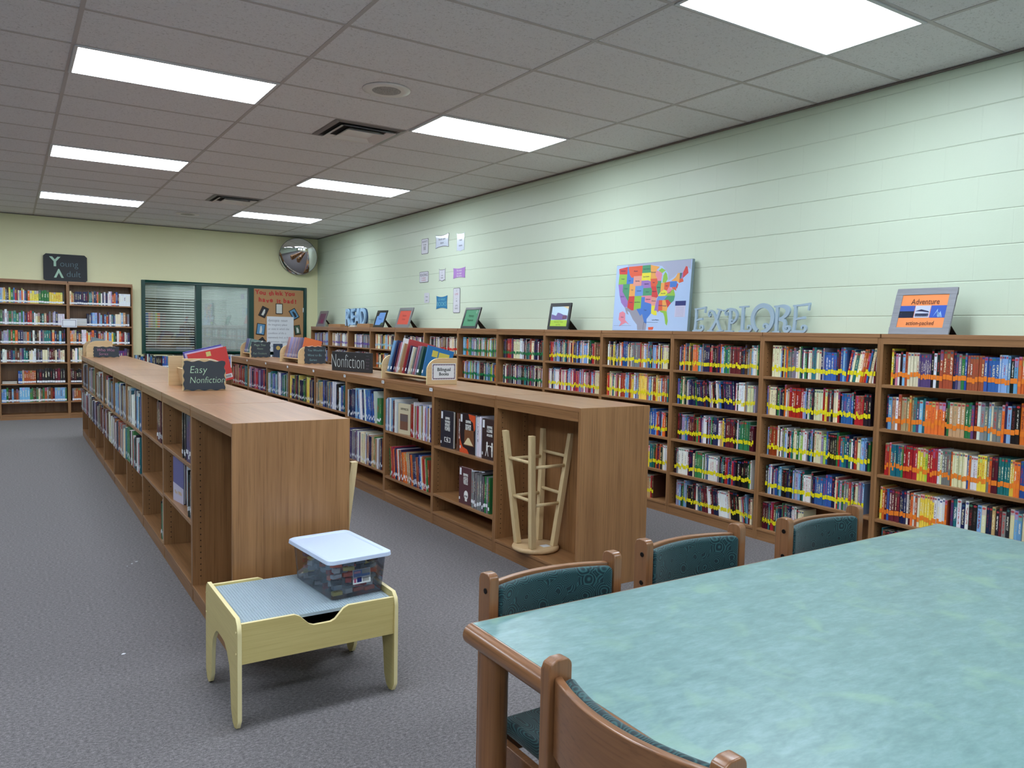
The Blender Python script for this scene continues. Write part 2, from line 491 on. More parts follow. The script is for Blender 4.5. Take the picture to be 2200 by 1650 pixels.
for i in (-2, 0, 2):
    for j in (-10, -5, 0, 5, 10):
        lab = vis.get((i, j))
        if lab is None: lab = 'glowing recessed ceiling light panel added out of view to light the room'  # unseen panels continuing the grid, added for the light they give
        troffer(i * 2 * T, j * T, lab, dim=(i, j) == (0, 5))
vent_m = plain('vent_white_metal', srgb(232, 228, 226), 0.35)
vent_f = plain('vent_grey_frame', srgb(128, 124, 124), 0.4)
vent_d = plain('vent_dark_throat', srgb(38, 34, 34), 0.8)
def vent(x, y, label):
    t = thing('air_vent', label, 'air vent', (x, y, CEIL), group='ceiling air diffusers')
    def frust(m, a0, a1, z0, z1, mat, th=.004):
        # sloping square ring from half-size a0 at z0 to a1 at z1
        for s in range(4):
            M = Matrix.Rotation(s * PI / 2, 4, 'Z')
            P = [(-a0, -a0, z0), (a0, -a0, z0), (a1, -a1, z1), (-a1, -a1, z1)]
            m.face([M @ Vector(p) for p in P], mat)
            m.face([M @ (Vector(p) + Vector((0, 0, th))) for p in reversed(P)], mat)
    m = MB(); frust(m, .300, .262, -.004, -.012, vent_f); frust(m, .262, .255, -.012, .0 - .002, vent_f); m.build('frame', t, loc=(T / 2, T / 2, 0))
    box_obj('throat', (.05, T - .05, .05, T - .05, -.0035, -.002), vent_d, t)
    m = MB(); frust(m, .235, .185, -.028, -.006, vent_m); m.build('cone', t, loc=(T / 2, T / 2, 0))
    m = MB(); frust(m, .165, .120, -.036, -.008, vent_m); m.box(-.120, .120, -.120, .120, -.014, -.009, vent_m); m.build('cone', t, loc=(T / 2, T / 2, 0))
vent(3 * T, 1 * T, 'square metal air vent nearest the camera, beside a ceiling light')
vent(3 * T, 8 * T, 'smaller looking square air vent far down the ceiling')
def speaker(x, y, label):
    t = thing('ceiling_speaker', label, 'speaker', (x, y, CEIL), group='round ceiling speakers')
    MB().lathe([(.163, -.0035), (.160, -.009), (.120, -.012), (.098, -.010)], vent_m).build('ring', t, smooth=True)
    gm = NT('speaker_grille'); dot = gm.new('ShaderNodeTexVoronoi'); dot.inputs['Scale'].default_value = 180; gm.ln(gm.coord(), dot.inputs['Vector'])
    gm.ln(gm.ramp(dot.outputs[0], [(0.25, srgb(90, 86, 86)), (0.5, srgb(180, 176, 174))]), gm.b.inputs['Base Color'])
    MB().lathe([(.098, -.010), (.05, -.013), (0.001, -.014)], gm.m).build('grille', t, smooth=True)
speaker(3.04 * T, -.49 * T, 'round white ceiling speaker between the near lights')
speaker(3.10 * T, 11.4 * T, 'faint round ceiling speaker near the far wall')

# ---------------------------------------------------------------- bookcases
TH = 0.019
def bookcase(name, label, w, d, h, shelves, origin, rot, double=False, header=.055, kick=.085, holes=False, group=None, seed=0, back_shelves=(), end_panel=False, div=None, topmat=None):
    t = thing(name, label, 'bookcase', origin, rot, group)
    g = .0008
    zt = h - .025
    for k, (x0, x1) in enumerate(((g, TH), (w - TH, w - g))):
        m = MB().box(x0, x1, 0.004, d - (.004 if double else 0), 0, zt - .0005, oak_z)
        if holes:
            xi = x1 + .0006 if k == 0 else x0 - .0006
            for yy in ((.045, (div or d) - .04) + ((d - .045,) if double else ())):
                z = .13
                while z < h - .1:
                    m.face([(xi, yy + .0036 * math.cos(a * PI / 3), z + .0036 * math.sin(a * PI / 3)) for a in range(6)], hole_mat)
                    z += .032
        m.build('side_panel', t, fix=False)
    MB().box(.0045, w - (.0045 if not end_panel else .0), 0, d, zt, h, topmat or oak_top).build('top_panel', t, bevel=.0015)
    MB().box(TH, w - TH, .002, TH, h - header, zt, oak_x).build('header_rail', t)
    if double: MB().box(TH, w - TH, d - TH, d - .002, h - header, zt, oak_x).build('header_rail', t)
    bz = kick
    MB().box(TH, w - TH, .006, .024, 0, bz - .018, oak_x).build('kick_board', t)
    yd = (div or d / 2) if double else d
    MB().box(TH, w - TH, .002, yd - .007, bz - .018, bz, oak_x).build('bottom_shelf', t, bevel=.0015)
    if double:
        MB().box(TH, w - TH, yd - .006, yd + .006, 0, zt, oak_z).build('divider_panel', t)
        MB().box(TH, w - TH, yd + .007, d - .002, bz - .018, bz, oak_x).build('bottom_shelf', t, bevel=.0015)
        MB().box(TH, w - TH, d - .024, d - .006, 0, bz - .018, oak_x).build('kick_board', t)
    else:
        MB().box(TH, w - TH, d - .006, d, 0, zt, oak_z).build('back_panel', t)
    for z in shelves:
        MB().box(TH + .001, w - TH - .001, .004, yd - .007, z - .020, z, oak_x).build('shelf', t, bevel=.0015)
    for z in back_shelves:
        MB().box(TH + .001, w - TH - .001, yd + .007, d - .004, z - .020, z, oak_x).build('shelf', t, bevel=.0015)
    if end_panel:
        MB().box(w + .0002, w + (.020 if end_panel == 2 else .012), -.010 if end_panel == 2 else -.001, d + (.004 if end_panel == 2 else .001), 0, h + .001, oak_z).build('end_panel', t, bevel=.001)
    return t
MR = (0, 0, -PI / 2)
P = .9
# wall run: unit 0 is nearest; case front at x = 4.172
WFX = 4.172
WALL_H = 1.497
WY = [-3.45 + P * k for k in range(14)]
WNAME = ['bookcase below the Adventure sign', 'bookcase below the letters RE of EXPLORE', 'bookcase below the letters EXPLO', 'bookcase below the map',
         'bookcase below the yellow framed sign', 'bookcase between the yellow and green framed signs', 'bookcase below the green framed sign',
         'bookcase left of the green framed sign', 'bookcase below the red framed sign', 'bookcase below the blue framed sign',
         'bookcase right of the READ letters', 'bookcase below the READ letters', 'bookcase in the room corner below the purple sign']
WSH = [1.185, .912, .625, .345]
for k in range(13):
    bookcase('wall_bookcase', 'oak ' + WNAME[k] + ', against the right wall', P, W - WFX - .004, WALL_H, WSH, (WFX, WY[k + 1], 0), MR, group='bookcases along the right wall', header=.062, kick=.085, holes=k < 4)
# islands
IH = 1.044
IY = [-1.94 + P * k for k in range(10)]
I1X, I1D, I2X, I2D = .44, .525, 2.32, .50
ISH1 = [[], [.72, .417], [.705, .395], [.675, .375], [.665, .36], [.662, .36], [.66, .36], [.66, .36], [.66, .36]]
ISH2 = [[], [.600, .235], [.611, .222], [.640, .25], [.668, .30], [.668, .30], [.668, .30], [.668, .30], [.668, .30]]
ORD = ['first', 'second', 'third', 'fourth', 'fifth', 'sixth', 'seventh', 'eighth', 'ninth', 'tenth']
for k in range(9):
    a = 'empty oak end bookcase of the left island, behind the play table' if k == 0 else 'oak bookcase, ' + ORD[k] + ' from the near end of the left island'
    bookcase('island_bookcase', a, P, I1D, IH, ISH1[k], (I1X, IY[k + 1], 0), MR, True, header=.060, kick=.085, holes=k < 4, group='bookcases of the left island',
             back_shelves=[] if k == 0 else [.7, .39], end_panel=1 if k == 0 else 0)
    a = 'oak end bookcase of the right island holding an upturned stool' if k == 0 else 'oak bookcase, ' + ORD[k] + ' from the near end of the right island'
    bookcase('island_bookcase', a, P, I2D, IH - (.0 if k else .0), ISH2[k], (I2X, IY[k + 1], 0), MR, True, header=.080, kick=.095, holes=k < 4, group='bookcases of the right island',
             back_shelves=[.7, .39], end_panel=2 if k == 0 else 0, div=.262)
# tall young adult cases
YF = D - .30
YSH = [1.75, 1.427, 1.144, .863, .543, .264]
for k, (x, lab) in enumerate(((-.475, 'tall oak bookcase at the left edge of the photo'), (.425, 'tall oak bookcase beside the office window'))):
    bookcase('tall_bookcase', lab, P, .296, 2.10, YSH, (x, YF, 0), 0, header=.05, kick=.077, group='tall bookcases on the far wall')
# low case under the window
for k in range(3):
    lab = ['low oak bookcase under the left office window pane', 'low oak bookcase under the right office window pane', 'low oak bookcase under the brown paper display'][k]
    bookcase('low_bookcase', lab, .93, .296, .762, [.40], (1.345 + .93 * k, YF, 0), 0, header=.05, kick=.08, group='low bookcases under the office window')
# little white tags stuck on the right island's header rails
for k in range(1, 9):
    tg = box_obj('shelf_tag', (-.055, -.005, -.0012, -.0002, -.0125, .0125), white_paper, None, loc=(I2X + .001, IY[k + 1], IH - .028), rot=MR)
    tag(tg, 'small white number tag at the top of the ' + ORD[k] + ' right island bookcase', 'label', 'white shelf number tags')
    text_obj('printed_number', '%d00' % k, .014, black, tg, (-.03, -.0016, 0), sx=1.0) if k < 4 else None
# ---------------------------------------------------------------- books
PAL = {
 'navy': (28, 38, 82), 'blue': (44, 92, 166), 'sky': (120, 170, 214), 'teal': (34, 118, 124), 'green': (42, 120, 66), 'lime': (150, 190, 60),
 'yellow': (232, 206, 70), 'cream': (232, 222, 186), 'white': (228, 230, 232), 'grey': (128, 130, 136), 'black': (26, 26, 30), 'brown': (96, 62, 42),
 'red': (178, 40, 42), 'maroon': (92, 24, 38), 'orange': (222, 108, 40), 'pink': (200, 128, 146), 'purple': (82, 62, 116), 'lilac': (158, 152, 188), 'tan': (186, 152, 112), 'rust': (160, 72, 40)}
def pcol(n):
    c = PAL[n]; j = random.uniform(-14, 14)
    return srgb(*[max(4, min(250, x + j + random.uniform(-8, 8))) for x in c])
TAPES = {k: plain(k + '_spine_tape', v, 0.35) for k, v in {
    'yellow': srgb(236, 222, 24), 'orange': srgb(240, 132, 40), 'green': srgb(16, 120, 66), 'red': srgb(214, 44, 34), 'purple': srgb(92, 50, 160), 'blue': srgb(150, 200, 224), 'white': srgb(232, 236, 242)}.items()}
def cover_mesh(mat):
    # unit book: thickness x 0..1, depth y 0..1 (spine at y=0), height z 0..1
    me = bpy.data.meshes.new('book_cover')
    V, F, UV = [], [], []
    def quad(pts, uvs): b = len(V); V.extend(pts); F.append((b, b + 1, b + 2, b + 3)); UV.extend(uvs)
    b = .07
    sp = [(0, .015), (.18, .003), (.5, 0), (.82, .003), (1, .015)]
    for i in range(4):
        (x0, y0), (x1, y1) = sp[i], sp[i + 1]
        quad([(x0, y0, 0), (x1, y1, 0), (x1, y1, 1), (x0, y0, 1)], [(x0, 0), (x1, 0), (x1, 1), (x0, 1)])
    N = (9, 0)
    def q2(p): quad(p, [(9 + q[1], q[2]) for q in p])
    q2([(0, 1, 0), (0, .015, 0), (0, .015, 1), (0, 1, 1)])
    q2([(1, .015, 0), (1, 1, 0), (1, 1, 1), (1, .015, 1)])
    q2([(b, .03, 0), (b, 1, 0), (b, 1, 1), (b, .03, 1)][::1])
    q2([(1 - b, 1, 0), (1 - b, .03, 0), (1 - b, .03, 1), (1 - b, 1, 1)])
    for x0, x1 in ((0, b), (1 - b, 1)):
        q2([(x0, .015, 1), (x1, .015, 1), (x1, 1, 1), (x0, 1, 1)])
        q2([(x0, 1, 0), (x1, 1, 0), (x1, .015, 0), (x0, .015, 0)])
        q2([(x1, 1, 0), (x0, 1, 0), (x0, 1, 1), (x1, 1, 1)])
    q2([(b, .0, 1), (1 - b, .0, 1), (1 - b, .03, 1), (b, .03, 1)])
    q2([(b, .03, 0), (1 - b, .03, 0), (1 - b, .0, 0), (b, .0, 0)])
    me.from_pydata(V, [], F)
    l = me.uv_layers.new(name='UVMap')
    for i, uv in enumerate(UV): l.data[i].uv = uv
    me.materials.append(mat); me.update()
    return me
COVER = {'fic': cover_mesh(book_fic), 'non': cover_mesh(book_non)}
PAGES = MB().box(.075, .925, .03, .965, .018, .982, page_mat).mesh('page_block')
TAPE_ME = {k: MB().box(0, 1, 0, 1, 0, 1, m).mesh('spine_tape') for k, m in TAPES.items()}
BOOKS = {'fic': [], 'non': [], 'ya': []}
CAM = Vector((-.3543, -5.3625, 1.455))
ZROT = {'-x': -PI / 2, '-y': 0.0, '+x': PI / 2}
def row(kind, face, start, length, z, pal, case, shelf, h=(.185, .218), t=(.007, .019), d=(.125, .15), tape=None, tz=.04, runs=.3, lean=None, gap=.0006, sticker=None, inset=.03, tapeh=.028, tjit=.012, group=None, force=None):
    """start = (x, y) of the left front corner seen from the reader; books run to the reader's right"""
    th = ZROT[face]
    ux = Vector((math.cos(th), math.sin(th), 0)); uy = Vector((-math.sin(th), math.cos(th), 0))
    s = 0.0; run = 0; n = sum(1 for q in BOOKS[kind] if q['case'] == case and q['shelf'] == shelf)
    seq = []
    while True:
        if run <= 0:
            c = random.choice(pal); hh = random.uniform(*h); tt = random.uniform(*t); dd = random.uniform(*d)
            run = random.choice((2, 3, 4, 6)) if random.random() < runs * .4 else 1
            colr = pcol(c)
        run -= 1
        le = 0.0
        if lean:
            for (a, b, ang) in lean:
                if a <= s / length < b: le = ang
        tw = tt / math.cos(le)
        if s + tw > length: break
        sh = random.uniform(0, .008)
        pos = Vector((start[0], start[1], 0)) + ux * s + uy * (inset + sh)
        zz = z
        if le > 0: pos = pos + ux * 0.0; zz = z + .0004 + tt * math.sin(le)   # leaning right: pivot on the right bottom edge
        elif le < 0: zz = z + .0004
        s += tw + gap; n += 1
        seq.append(dict(kind=kind, pos=Vector((pos.x, pos.y, zz)), th=th, lean=le, t=tt, h=hh, d=dd, col=colr, cn=c, tape=tape, tz=tz + (random.uniform(-tjit, tjit) if kind != 'fic' else random.uniform(-.004, .004) + random.choice((0, 0, 0, .009, -.008))), th2=tapeh, n=n, shelf=shelf, case=case, group=group,
                        st=sticker if sticker is not None else ('fic' if kind == 'fic' else 'non')))
    BOOKS[kind] += seq
    return seq
def mat_of(b):
    return Matrix.Translation(b['pos']) @ Matrix.Rotation(b['th'], 4, 'Z') @ Matrix.Rotation(b['lean'], 4, 'Y')
def size_word(b):
    if b['t'] < .0105: return 'thin'
    if b['t'] > .021: return 'thick'
    return 'tall' if b['h'] > (.207 if b['kind'] == 'fic' else .26) else 'slim' if b['t'] < .014 else 'plain'
def ordinal(n): return '%d%s' % (n, 'th' if 10 <= n % 100 <= 20 else {1: 'st', 2: 'nd', 3: 'rd'}.get(n % 10, 'th'))
def make_book(b):
    e = bpy.data.objects.new({'fic': 'fiction_book', 'non': 'nonfiction_book', 'ya': 'young_adult_book'}[b['kind']], None); COL.objects.link(e)
    e.matrix_world = mat_of(b); e.empty_display_size = .03
    lab = '%s %s book, %s from left, %s shelf, %s' % (size_word(b), b['cn'], ordinal(b['n']), b['shelf'], b['case'])
    w = lab.split()
    if len(w) > 16: raise Exception(lab)
    tag(e, lab, {'fic': 'fiction book', 'non': 'nonfiction book', 'ya': 'young adult book'}[b['kind']], b['group'] or 'books on the shelves')
    def child(nm, me, loc, sc):
        o = bpy.data.objects.new(nm, me); COL.objects.link(o); o.parent = e; o.location = loc; o.scale = sc
        return o
    c = child('cover', COVER[b['st']], (0, 0, 0), (b['t'], b['d'], b['h'])); c.color = b['col']
    child('page_block', PAGES, (0, 0, 0), (b['t'], b['d'], b['h']))
    if b['tape']:
        tp = child('spine_label', TAPE_ME[b['tape']], (b['t'] * .03, -.0009, b['tz']), (b['t'] * .94, .0009, b['th2']))
        tp['label'] = b['tape'] + ' label band'
    return e
def make_many(name, label, cat, bl):
    m = MB(); UV = []; CC = []
    V, F, MI, mats = [], [], [], []
    def mi(mt):
        if mt not in mats: mats.append(mt)
        return mats.index(mt)
    for b in bl:
        M = mat_of(b); t, d, h = b['t'], b['d'], b['h']; rr = random.random(); col = b['col'][:3] + (rr,)
        def q(p, uv, mt):
            k = len(V); V.extend([tuple(M @ Vector(x)) for x in p]); F.append((k, k + 1, k + 2, k + 3)); MI.append(mi(mt)); UV.extend(uv); CC.extend([col] * 4)
        cm = book_fic_s if b['st'] == 'fic' else book_non_s
        q([(0, 0, 0), (t, 0, 0), (t, 0, h), (0, 0, h)], [(0, 0), (1, 0), (1, 1), (0, 1)], cm)
        z9 = [(9, 0), (10, 0), (10, 1), (9, 1)]
        q([(0, d, 0), (0, 0, 0), (0, 0, h), (0, d, h)], z9, cm)
        q([(t, 0, 0), (t, d, 0), (t, d, h), (t, 0, h)], z9, cm)
        q([(t, d, 0), (0, d, 0), (0, d, h), (t, d, h)], z9, page_mat)
        q([(0, 0, h), (t, 0, h), (t, d, h), (0, d, h)], z9, page_mat)
        q([(0, d, 0), (t, d, 0), (t, 0, 0), (0, 0, 0)], z9, page_mat)
        if b['tape']:
            a, bb = b['tz'], b['tz'] + b['th2']
            q([(0.0002, -.0008, a), (t - .0002, -.0008, a), (t - .0002, -.0008, bb), (.0002, -.0008, bb)], z9, TAPES[b['tape']])
    me = bpy.data.meshes.new(name); me.from_pydata(V, [], F)
    l = me.uv_layers.new(name='UVMap'); l.data.foreach_set('uv', [x for u in UV for x in u])
    ca = me.color_attributes.new('Col', 'FLOAT_COLOR', 'CORNER'); ca.data.foreach_set('color', [x for c in CC for x in c])
    for mt in mats: me.materials.append(mt)
    me.polygons.foreach_set('material_index', MI); me.update()
    o = bpy.data.objects.new(name, me); COL.objects.link(o)
    return tag(o, label, cat, kind='stuff')
def px_size(b):
    return b['t'] * b['h'] / max(.5, (b['pos'] - CAM).length_squared)

DEFP = ['navy', 'navy', 'blue', 'sky', 'teal', 'white', 'white', 'cream', 'grey', 'black', 'black', 'red', 'maroon', 'yellow', 'green', 'orange', 'lilac', 'brown', 'tan']
COOL = ['navy', 'blue', 'sky', 'teal', 'white', 'white', 'cream', 'grey', 'black', 'green', 'maroon', 'red', 'navy', 'lilac', 'black']
WARM = ['cream', 'yellow', 'orange', 'pink', 'rust', 'white', 'red', 'blue', 'green', 'sky', 'yellow', 'tan', 'orange']
DARK = ['navy', 'black', 'maroon', 'brown', 'grey', 'purple', 'black', 'teal', 'white', 'cream']
ROWN = ['top', 'second', 'third', 'fourth', 'fifth']
ZS = [1.185, .912, .625, .345, .085]
CASE = ['Adventure bookcase', 'bookcase under letters RE', 'bookcase under letters EXPLO', 'bookcase under the map', 'bookcase under yellow frame']
def wall_row(k, r, tape, pal, **kw):
    y1 = WY[k + 1] - TH - .012; L = P - 2 * TH - .024
    fr = kw.pop('fill', 1.0); off = kw.pop('off', 0.0)
    case = CASE[k] if k < 5 else WNAME[k]
    return row('fic', '-x', (WFX, y1 - off), (L - off) * fr, ZS[r], pal, case, ROWN[r], tape=tape, group='fiction books along the right wall', **kw)
# unit 0: orange tape
wall_row(0, 0, 'orange', ['navy', 'black', 'teal', 'purple', 'rust', 'yellow', 'sky', 'cream', 'blue', 'white', 'tan', 'green', 'orange', 'pink', 'grey'], off=.03, runs=.9, h=(.19, .225), t=(.010, .02), tz=.05)
wall_row(0, 1, 'orange', ['grey', 'tan', 'white', 'black', 'cream', 'sky', 'green', 'purple', 'navy', 'rust', 'teal', 'orange', 'rust', 'maroon', 'pink'], off=.01, runs=.7, h=(.19, .225), t=(.010, .022), tz=.045)
wall_row(0, 2, 'orange', ['white', 'red', 'grey', 'green', 'teal', 'maroon', 'yellow', 'yellow', 'lime', 'cream', 'yellow', 'orange', 'blue'], off=.02, runs=1.1, h=(.19, .205), t=(.009, .016), tz=.045)
wall_row(0, 3, 'orange', ['blue', 'white', 'yellow', 'cream', 'rust', 'maroon', 'navy', 'orange', 'white'], off=.0, fill=.5, runs=.6, h=(.19, .205), t=(.010, .018), tz=.04)
row('fic', '-x', (WFX, WY[1] - TH - .012 - .435), .40, ZS[3], DARK + ['sky', 'tan'], CASE[0] + ' right half', 'fourth', h=(.18, .215), t=(.014, .024), group='fiction books along the right wall')
wall_row(0, 4, None, DARK, off=.02, fill=.7, h=(.19, .21))
# units 1-4: yellow tape
for k in (1, 2, 3):
    for r in range(5):
        pal = DEFP
        kw = dict(off=random.uniform(.0, .045), fill=random.uniform(.95, 1.0), tz=.045, h=(.185, .222) if r < 3 else (.18, .215))
        if (k, r) == (1, 0): kw['lean'] = [(.72, .97, .16)]; pal = COOL + ['orange', 'yellow', 'cream']
        if (k, r) == (2, 1): kw['lean'] = [(.2, .75, -.10)]; pal = COOL + ['tan']
        if (k, r) == (2, 3): pal = COOL
        if (k, r) == (3, 1): pal = ['orange', 'yellow', 'sky', 'white', 'red', 'blue', 'pink', 'cream', 'rust', 'teal']
        if (k, r) == (1, 2): pal = COOL + ['lime', 'lime', 'rust']
        if (k, r) == (1, 3): pal = COOL + ['red', 'blue']
        if (k, r) == (1, 4): kw['fill'] = .42; pal = DEFP
        if (k, r) == (2, 4): kw['lean'] = [(.3, .95, -.12)]; pal = COOL + ['sky', 'sky']
        if (k, r) == (3, 4): kw['fill'] = .8
        wall_row(k, r, 'yellow', pal, **kw)
for r in (0, 1): wall_row(4, r, 'yellow', DEFP if r == 0 else ['maroon', 'pink', 'red', 'white', 'navy', 'sky', 'cream'], off=.02, fill=.98, tz=.045)
TP = {5: ('green', DARK + ['white', 'red']), 6: ('green', ['navy', 'teal', 'lilac', 'cream', 'lime', 'orange', 'green', 'sky', 'white', 'tan', 'black']), 7: ('red', ['cream', 'maroon', 'black', 'white', 'purple', 'brown', 'white']),
      8: ('red', DARK), 9: ('blue', ['cream', 'rust', 'black', 'sky', 'orange', 'white', 'yellow']), 10: ('purple', ['grey', 'lilac', 'cream', 'maroon', 'teal', 'white', 'navy']),
      11: ('purple', ['cream', 'lilac', 'tan', 'purple', 'navy', 'white']), 12: ('purple', ['lilac', 'sky', 'cream', 'maroon', 'grey', 'navy'])}
for k, (tp, pal) in TP.items():
    for r in (0, 1):
        wall_row(k, r, tp, pal, off=random.uniform(.05, .22) if k > 6 else .05, fill=1.0 if k < 9 else .96, tz=.045, h=(.18, .215))
# left island, left face
def isl_row(k, r, L0, L1, pal, X=I1X, SH=ISH1, isl='left', **kw):
    y1 = IY[k + 1] - TH - .004
    seg = P - 2 * TH - .008
    z = SH[k][r]
    case = '%s island, bookcase %s from near end' % (isl, ORD[k]) if k else isl + ' island end'
    return row('non', '-x', (X, y1 - L0 * seg), (L1 - L0) * seg, z, pal, case, 'upper' if r == 0 else 'lower', group='nonfiction books on the islands', **kw)
NP = dict(h=(.21, .27), t=(.008, .026), d=(.15, .185), tape='white', tz=.03, tapeh=.022, tjit=.014, inset=.012)
isl_row(1, 0, .66, .80, ['black'], **{**NP, 'h': (.26, .27), 't': (.03, .04)})
isl_row(1, 0, .81, .97, ['purple', 'green', 'maroon', 'grey'], **NP)
isl_row(1, 1, .84, .97, ['black', 'grey', 'navy'], **NP)
isl_row(2, 0, .66, .97, ['maroon', 'maroon', 'black', 'black'], **{**NP, 'h': (.25, .28), 't': (.02, .035)})
row('non', '-x', (I1X, IY[2] + .16), .09, .085, ['green', 'black', 'white'], 'left island, bookcase third from near end', 'bottom', group='nonfiction books on the islands', **NP)
for k in range(3, 9):
    isl_row(k, 0, 0.02, .99, ['navy', 'sky', 'blue', 'white', 'black', 'teal', 'cream'] if k == 3 else COOL + ['maroon', 'tan', 'brown'], **{**NP, 'h': (.23, .29)})
    isl_row(k, 1, .02, .98, ['teal', 'green', 'white', 'black', 'red'] if k == 3 else ['rust', 'white', 'maroon', 'grey', 'brown', 'navy', 'lilac', 'cream'], **{**NP, 'h': (.22, .275), 'inset': -.012})
# right island, left face
R2 = dict(X=I2X, SH=ISH2, isl='right')
isl_row(1, 0, .355, .42, ['black', 'brown', 'black'], **R2, **{**NP, 'tape': None, 'd': (.17, .18), 'h': (.27, .28), 'inset': .03})
isl_row(1, 0, .66, .76, ['white', 'grey'], **R2, **{**NP, 'tape': None, 'h': (.27, .28), 'inset': .03, 't': (.02, .04)})
isl_row(1, 1, .64, .93, ['grey', 'black', 'green', 'grey', 'white', 'grey'], **R2, **{**NP, 'd': (.17, .18), 'h': (.24, .26)})
MAG = dict(h=(.25, .285), t=(.004, .010), d=(.20, .215), tape='white', tz=.03, tapeh=.02, tjit=.016, inset=.006, runs=.8)
isl_row(2, 0, .0, .25, ['blue', 'white', 'white', 'maroon', 'sky'], **R2, **MAG)
isl_row(2, 0, .56, .98, ['lilac', 'purple', 'tan', 'white', 'white', 'white', 'red', 'blue'], **R2, **MAG)
isl_row(2, 1, .12, .97, ['rust', 'green', 'navy', 'blue', 'blue', 'red', 'orange', 'white', 'tan', 'teal'], lean=[(0, .97, -.13)], **R2, **{**MAG, 't': (.006, .016), 'h': (.24, .27)})
isl_row(3, 0, .02, .80, ['navy', 'blue', 'sky', 'white', 'blue', 'black', 'navy'], lean=[(.3, 1, -.12)], **R2, **{**MAG, 't': (.006, .018)})
isl_row(3, 0, .82, .95, ['green', 'green', 'white'], **R2, **{**MAG, 't': (.02, .04), 'h': (.22, .24)})
isl_row(3, 1, .04, .97, ['white', 'grey', 'purple', 'green', 'tan', 'navy', 'cream', 'rust'], **R2, **{**MAG, 't': (.006, .016)})
for k in range(4, 9):
    isl_row(k, 0, .02, .96, {4: ['teal', 'navy', 'grey', 'white', 'black', 'blue', 'tan'], 5: ['teal', 'green', 'purple', 'yellow', 'navy', 'maroon'], 6: ['sky', 'blue', 'green', 'white', 'grey', 'teal'], 7: ['lilac', 'navy', 'purple', 'cream', 'red', 'pink'], 8: ['maroon', 'red', 'teal', 'tan', 'red']}[k],
            **R2, **{**MAG, 't': (.006, .02), 'h': (.22, .275)})
    if k < 7: isl_row(k, 1, .02, .96, COOL, **R2, **{**MAG, 't': (.006, .02), 'h': (.22, .27)})
# young adult cases, low case books
for k, x in enumerate((-.475, .425)):
    for r, z in enumerate(YSH):
        L = P - 2 * TH - .01
        if k == 1 and r == 1: segs = [(.27, 1.0)]
        elif k == 1 and r == 4: segs = [(0, .2)]
        elif k == 1 and r == 5: segs = [(.02, .6)]
        elif k == 0 and r == 4: segs = [(.25, .99)]
        else: segs = [(.0, .99)]
        pal = {0: DEFP, 1: DEFP, 2: DEFP + ['cream', 'orange'], 3: DARK + ['cream', 'white'], 4: ['tan', 'purple', 'rust'] if k == 0 else ['black', 'maroon'], 5: ['maroon', 'grey', 'cream', 'rust', 'sky', 'brown', 'green']}[r]
        if (k, r) == (0, 4):
            row('ya', '-y', (x + TH + .005 + L * .25, YF), L * .27, z, ['tan', 'purple', 'rust', 'blue'], 'left tall bookcase', 'fifth', h=(.19, .21), t=(.02, .03), tape='white', tz=.012, tapeh=.024, tjit=.002, group='young adult books on the far wall')
            row('ya', '-y', (x + TH + .005 + L * .53, YF), L * .46, z, ['black', 'black', 'black', 'maroon'], 'left tall bookcase right half', 'fifth', h=(.20, .23), t=(.03, .036), tape='white', tz=.012, tapeh=.03, tjit=.002, group='young adult books on the far wall', runs=0)
            continue
        for a, b in segs:
            row('ya', '-y', (x + TH + .005 + L * a, YF), L * (b - a), z, pal, ['left', 'right'][k] + ' tall bookcase', ['top', 'second', 'third', 'fourth', 'fifth', 'sixth'][r], h=(.17, .225), t=(.014, .034), tape='white', tz=.012, tapeh=.026, tjit=.003, group='young adult books on the far wall', inset=.02)
for k in range(3):
    row('ya', '-y', (1.36 + .93 * k, YF + .03), .90, .7625, ['navy', 'black', 'white', 'blue', 'grey', 'sky', 'black', 'teal'], ['first', 'second', 'third'][k] + ' low bookcase', 'top of the', h=(.19, .235), t=(.018, .034), tape='white', tz=.012, tapeh=.026, tjit=.003, group='books on top of the low bookcases', inset=.02)
def emit_books():
    for kind, nm, lab in (('fic', 'shelved_fiction_books', 'remaining fiction books with coloured spine tape along the right wall'),
                          ('non', 'shelved_nonfiction_books', 'remaining nonfiction books farther along the two island bookcases'),
                          ('ya', 'shelved_young_adult_books', 'remaining far wall books with white spine labels')):
        bl = BOOKS[kind]
        order = sorted(bl, key=px_size, reverse=True)
        head, rest = order[:300], order[300:]
        for b in head: make_book(b)
        if rest: make_many(nm, lab, 'books', rest)
        print('BOOKS', kind, len(bl))
emit_books()
# ---------------------------------------------------------------- single display books (covers built in full)
def rect(m, x0, x1, z0, z1, y, mat): m.face([(x0, y, z0), (x1, y, z0), (x1, y, z1), (x0, y, z1)], mat)
def solid_book(name, label, w, t, h, col, loc, rot, group=None, spine='left', rough=.35):
    """book standing with its front cover facing local -Y: x 0..w, y 0..t, z 0..h"""
    cm = plain('cover_' + name + str(len(MATS)), col, rough)
    e = thing(name, label, 'book', loc, rot, group)
    m = MB(); b = min(.0025, t * .2)
    m.box(0, w, 0, b, 0, h, cm); m.box(0, w, t - b, t, 0, h, cm)
    if spine == 'left': m.box(0, b, b, t - b, 0, h, cm)
    else: m.box(w - b, w, b, t - b, 0, h, cm)
    m.build('cover', e, bevel=.0008)
    MB().box(b if spine == 'left' else .004, w - (.004 if spine == 'left' else b), b, t - b, .004, h - .004, page_mat).build('page_block', e)
    return e
white_ink = plain('white_print', srgb(232, 232, 228), .5)
cream_ink = plain('cream_print', srgb(226, 208, 164), .5)
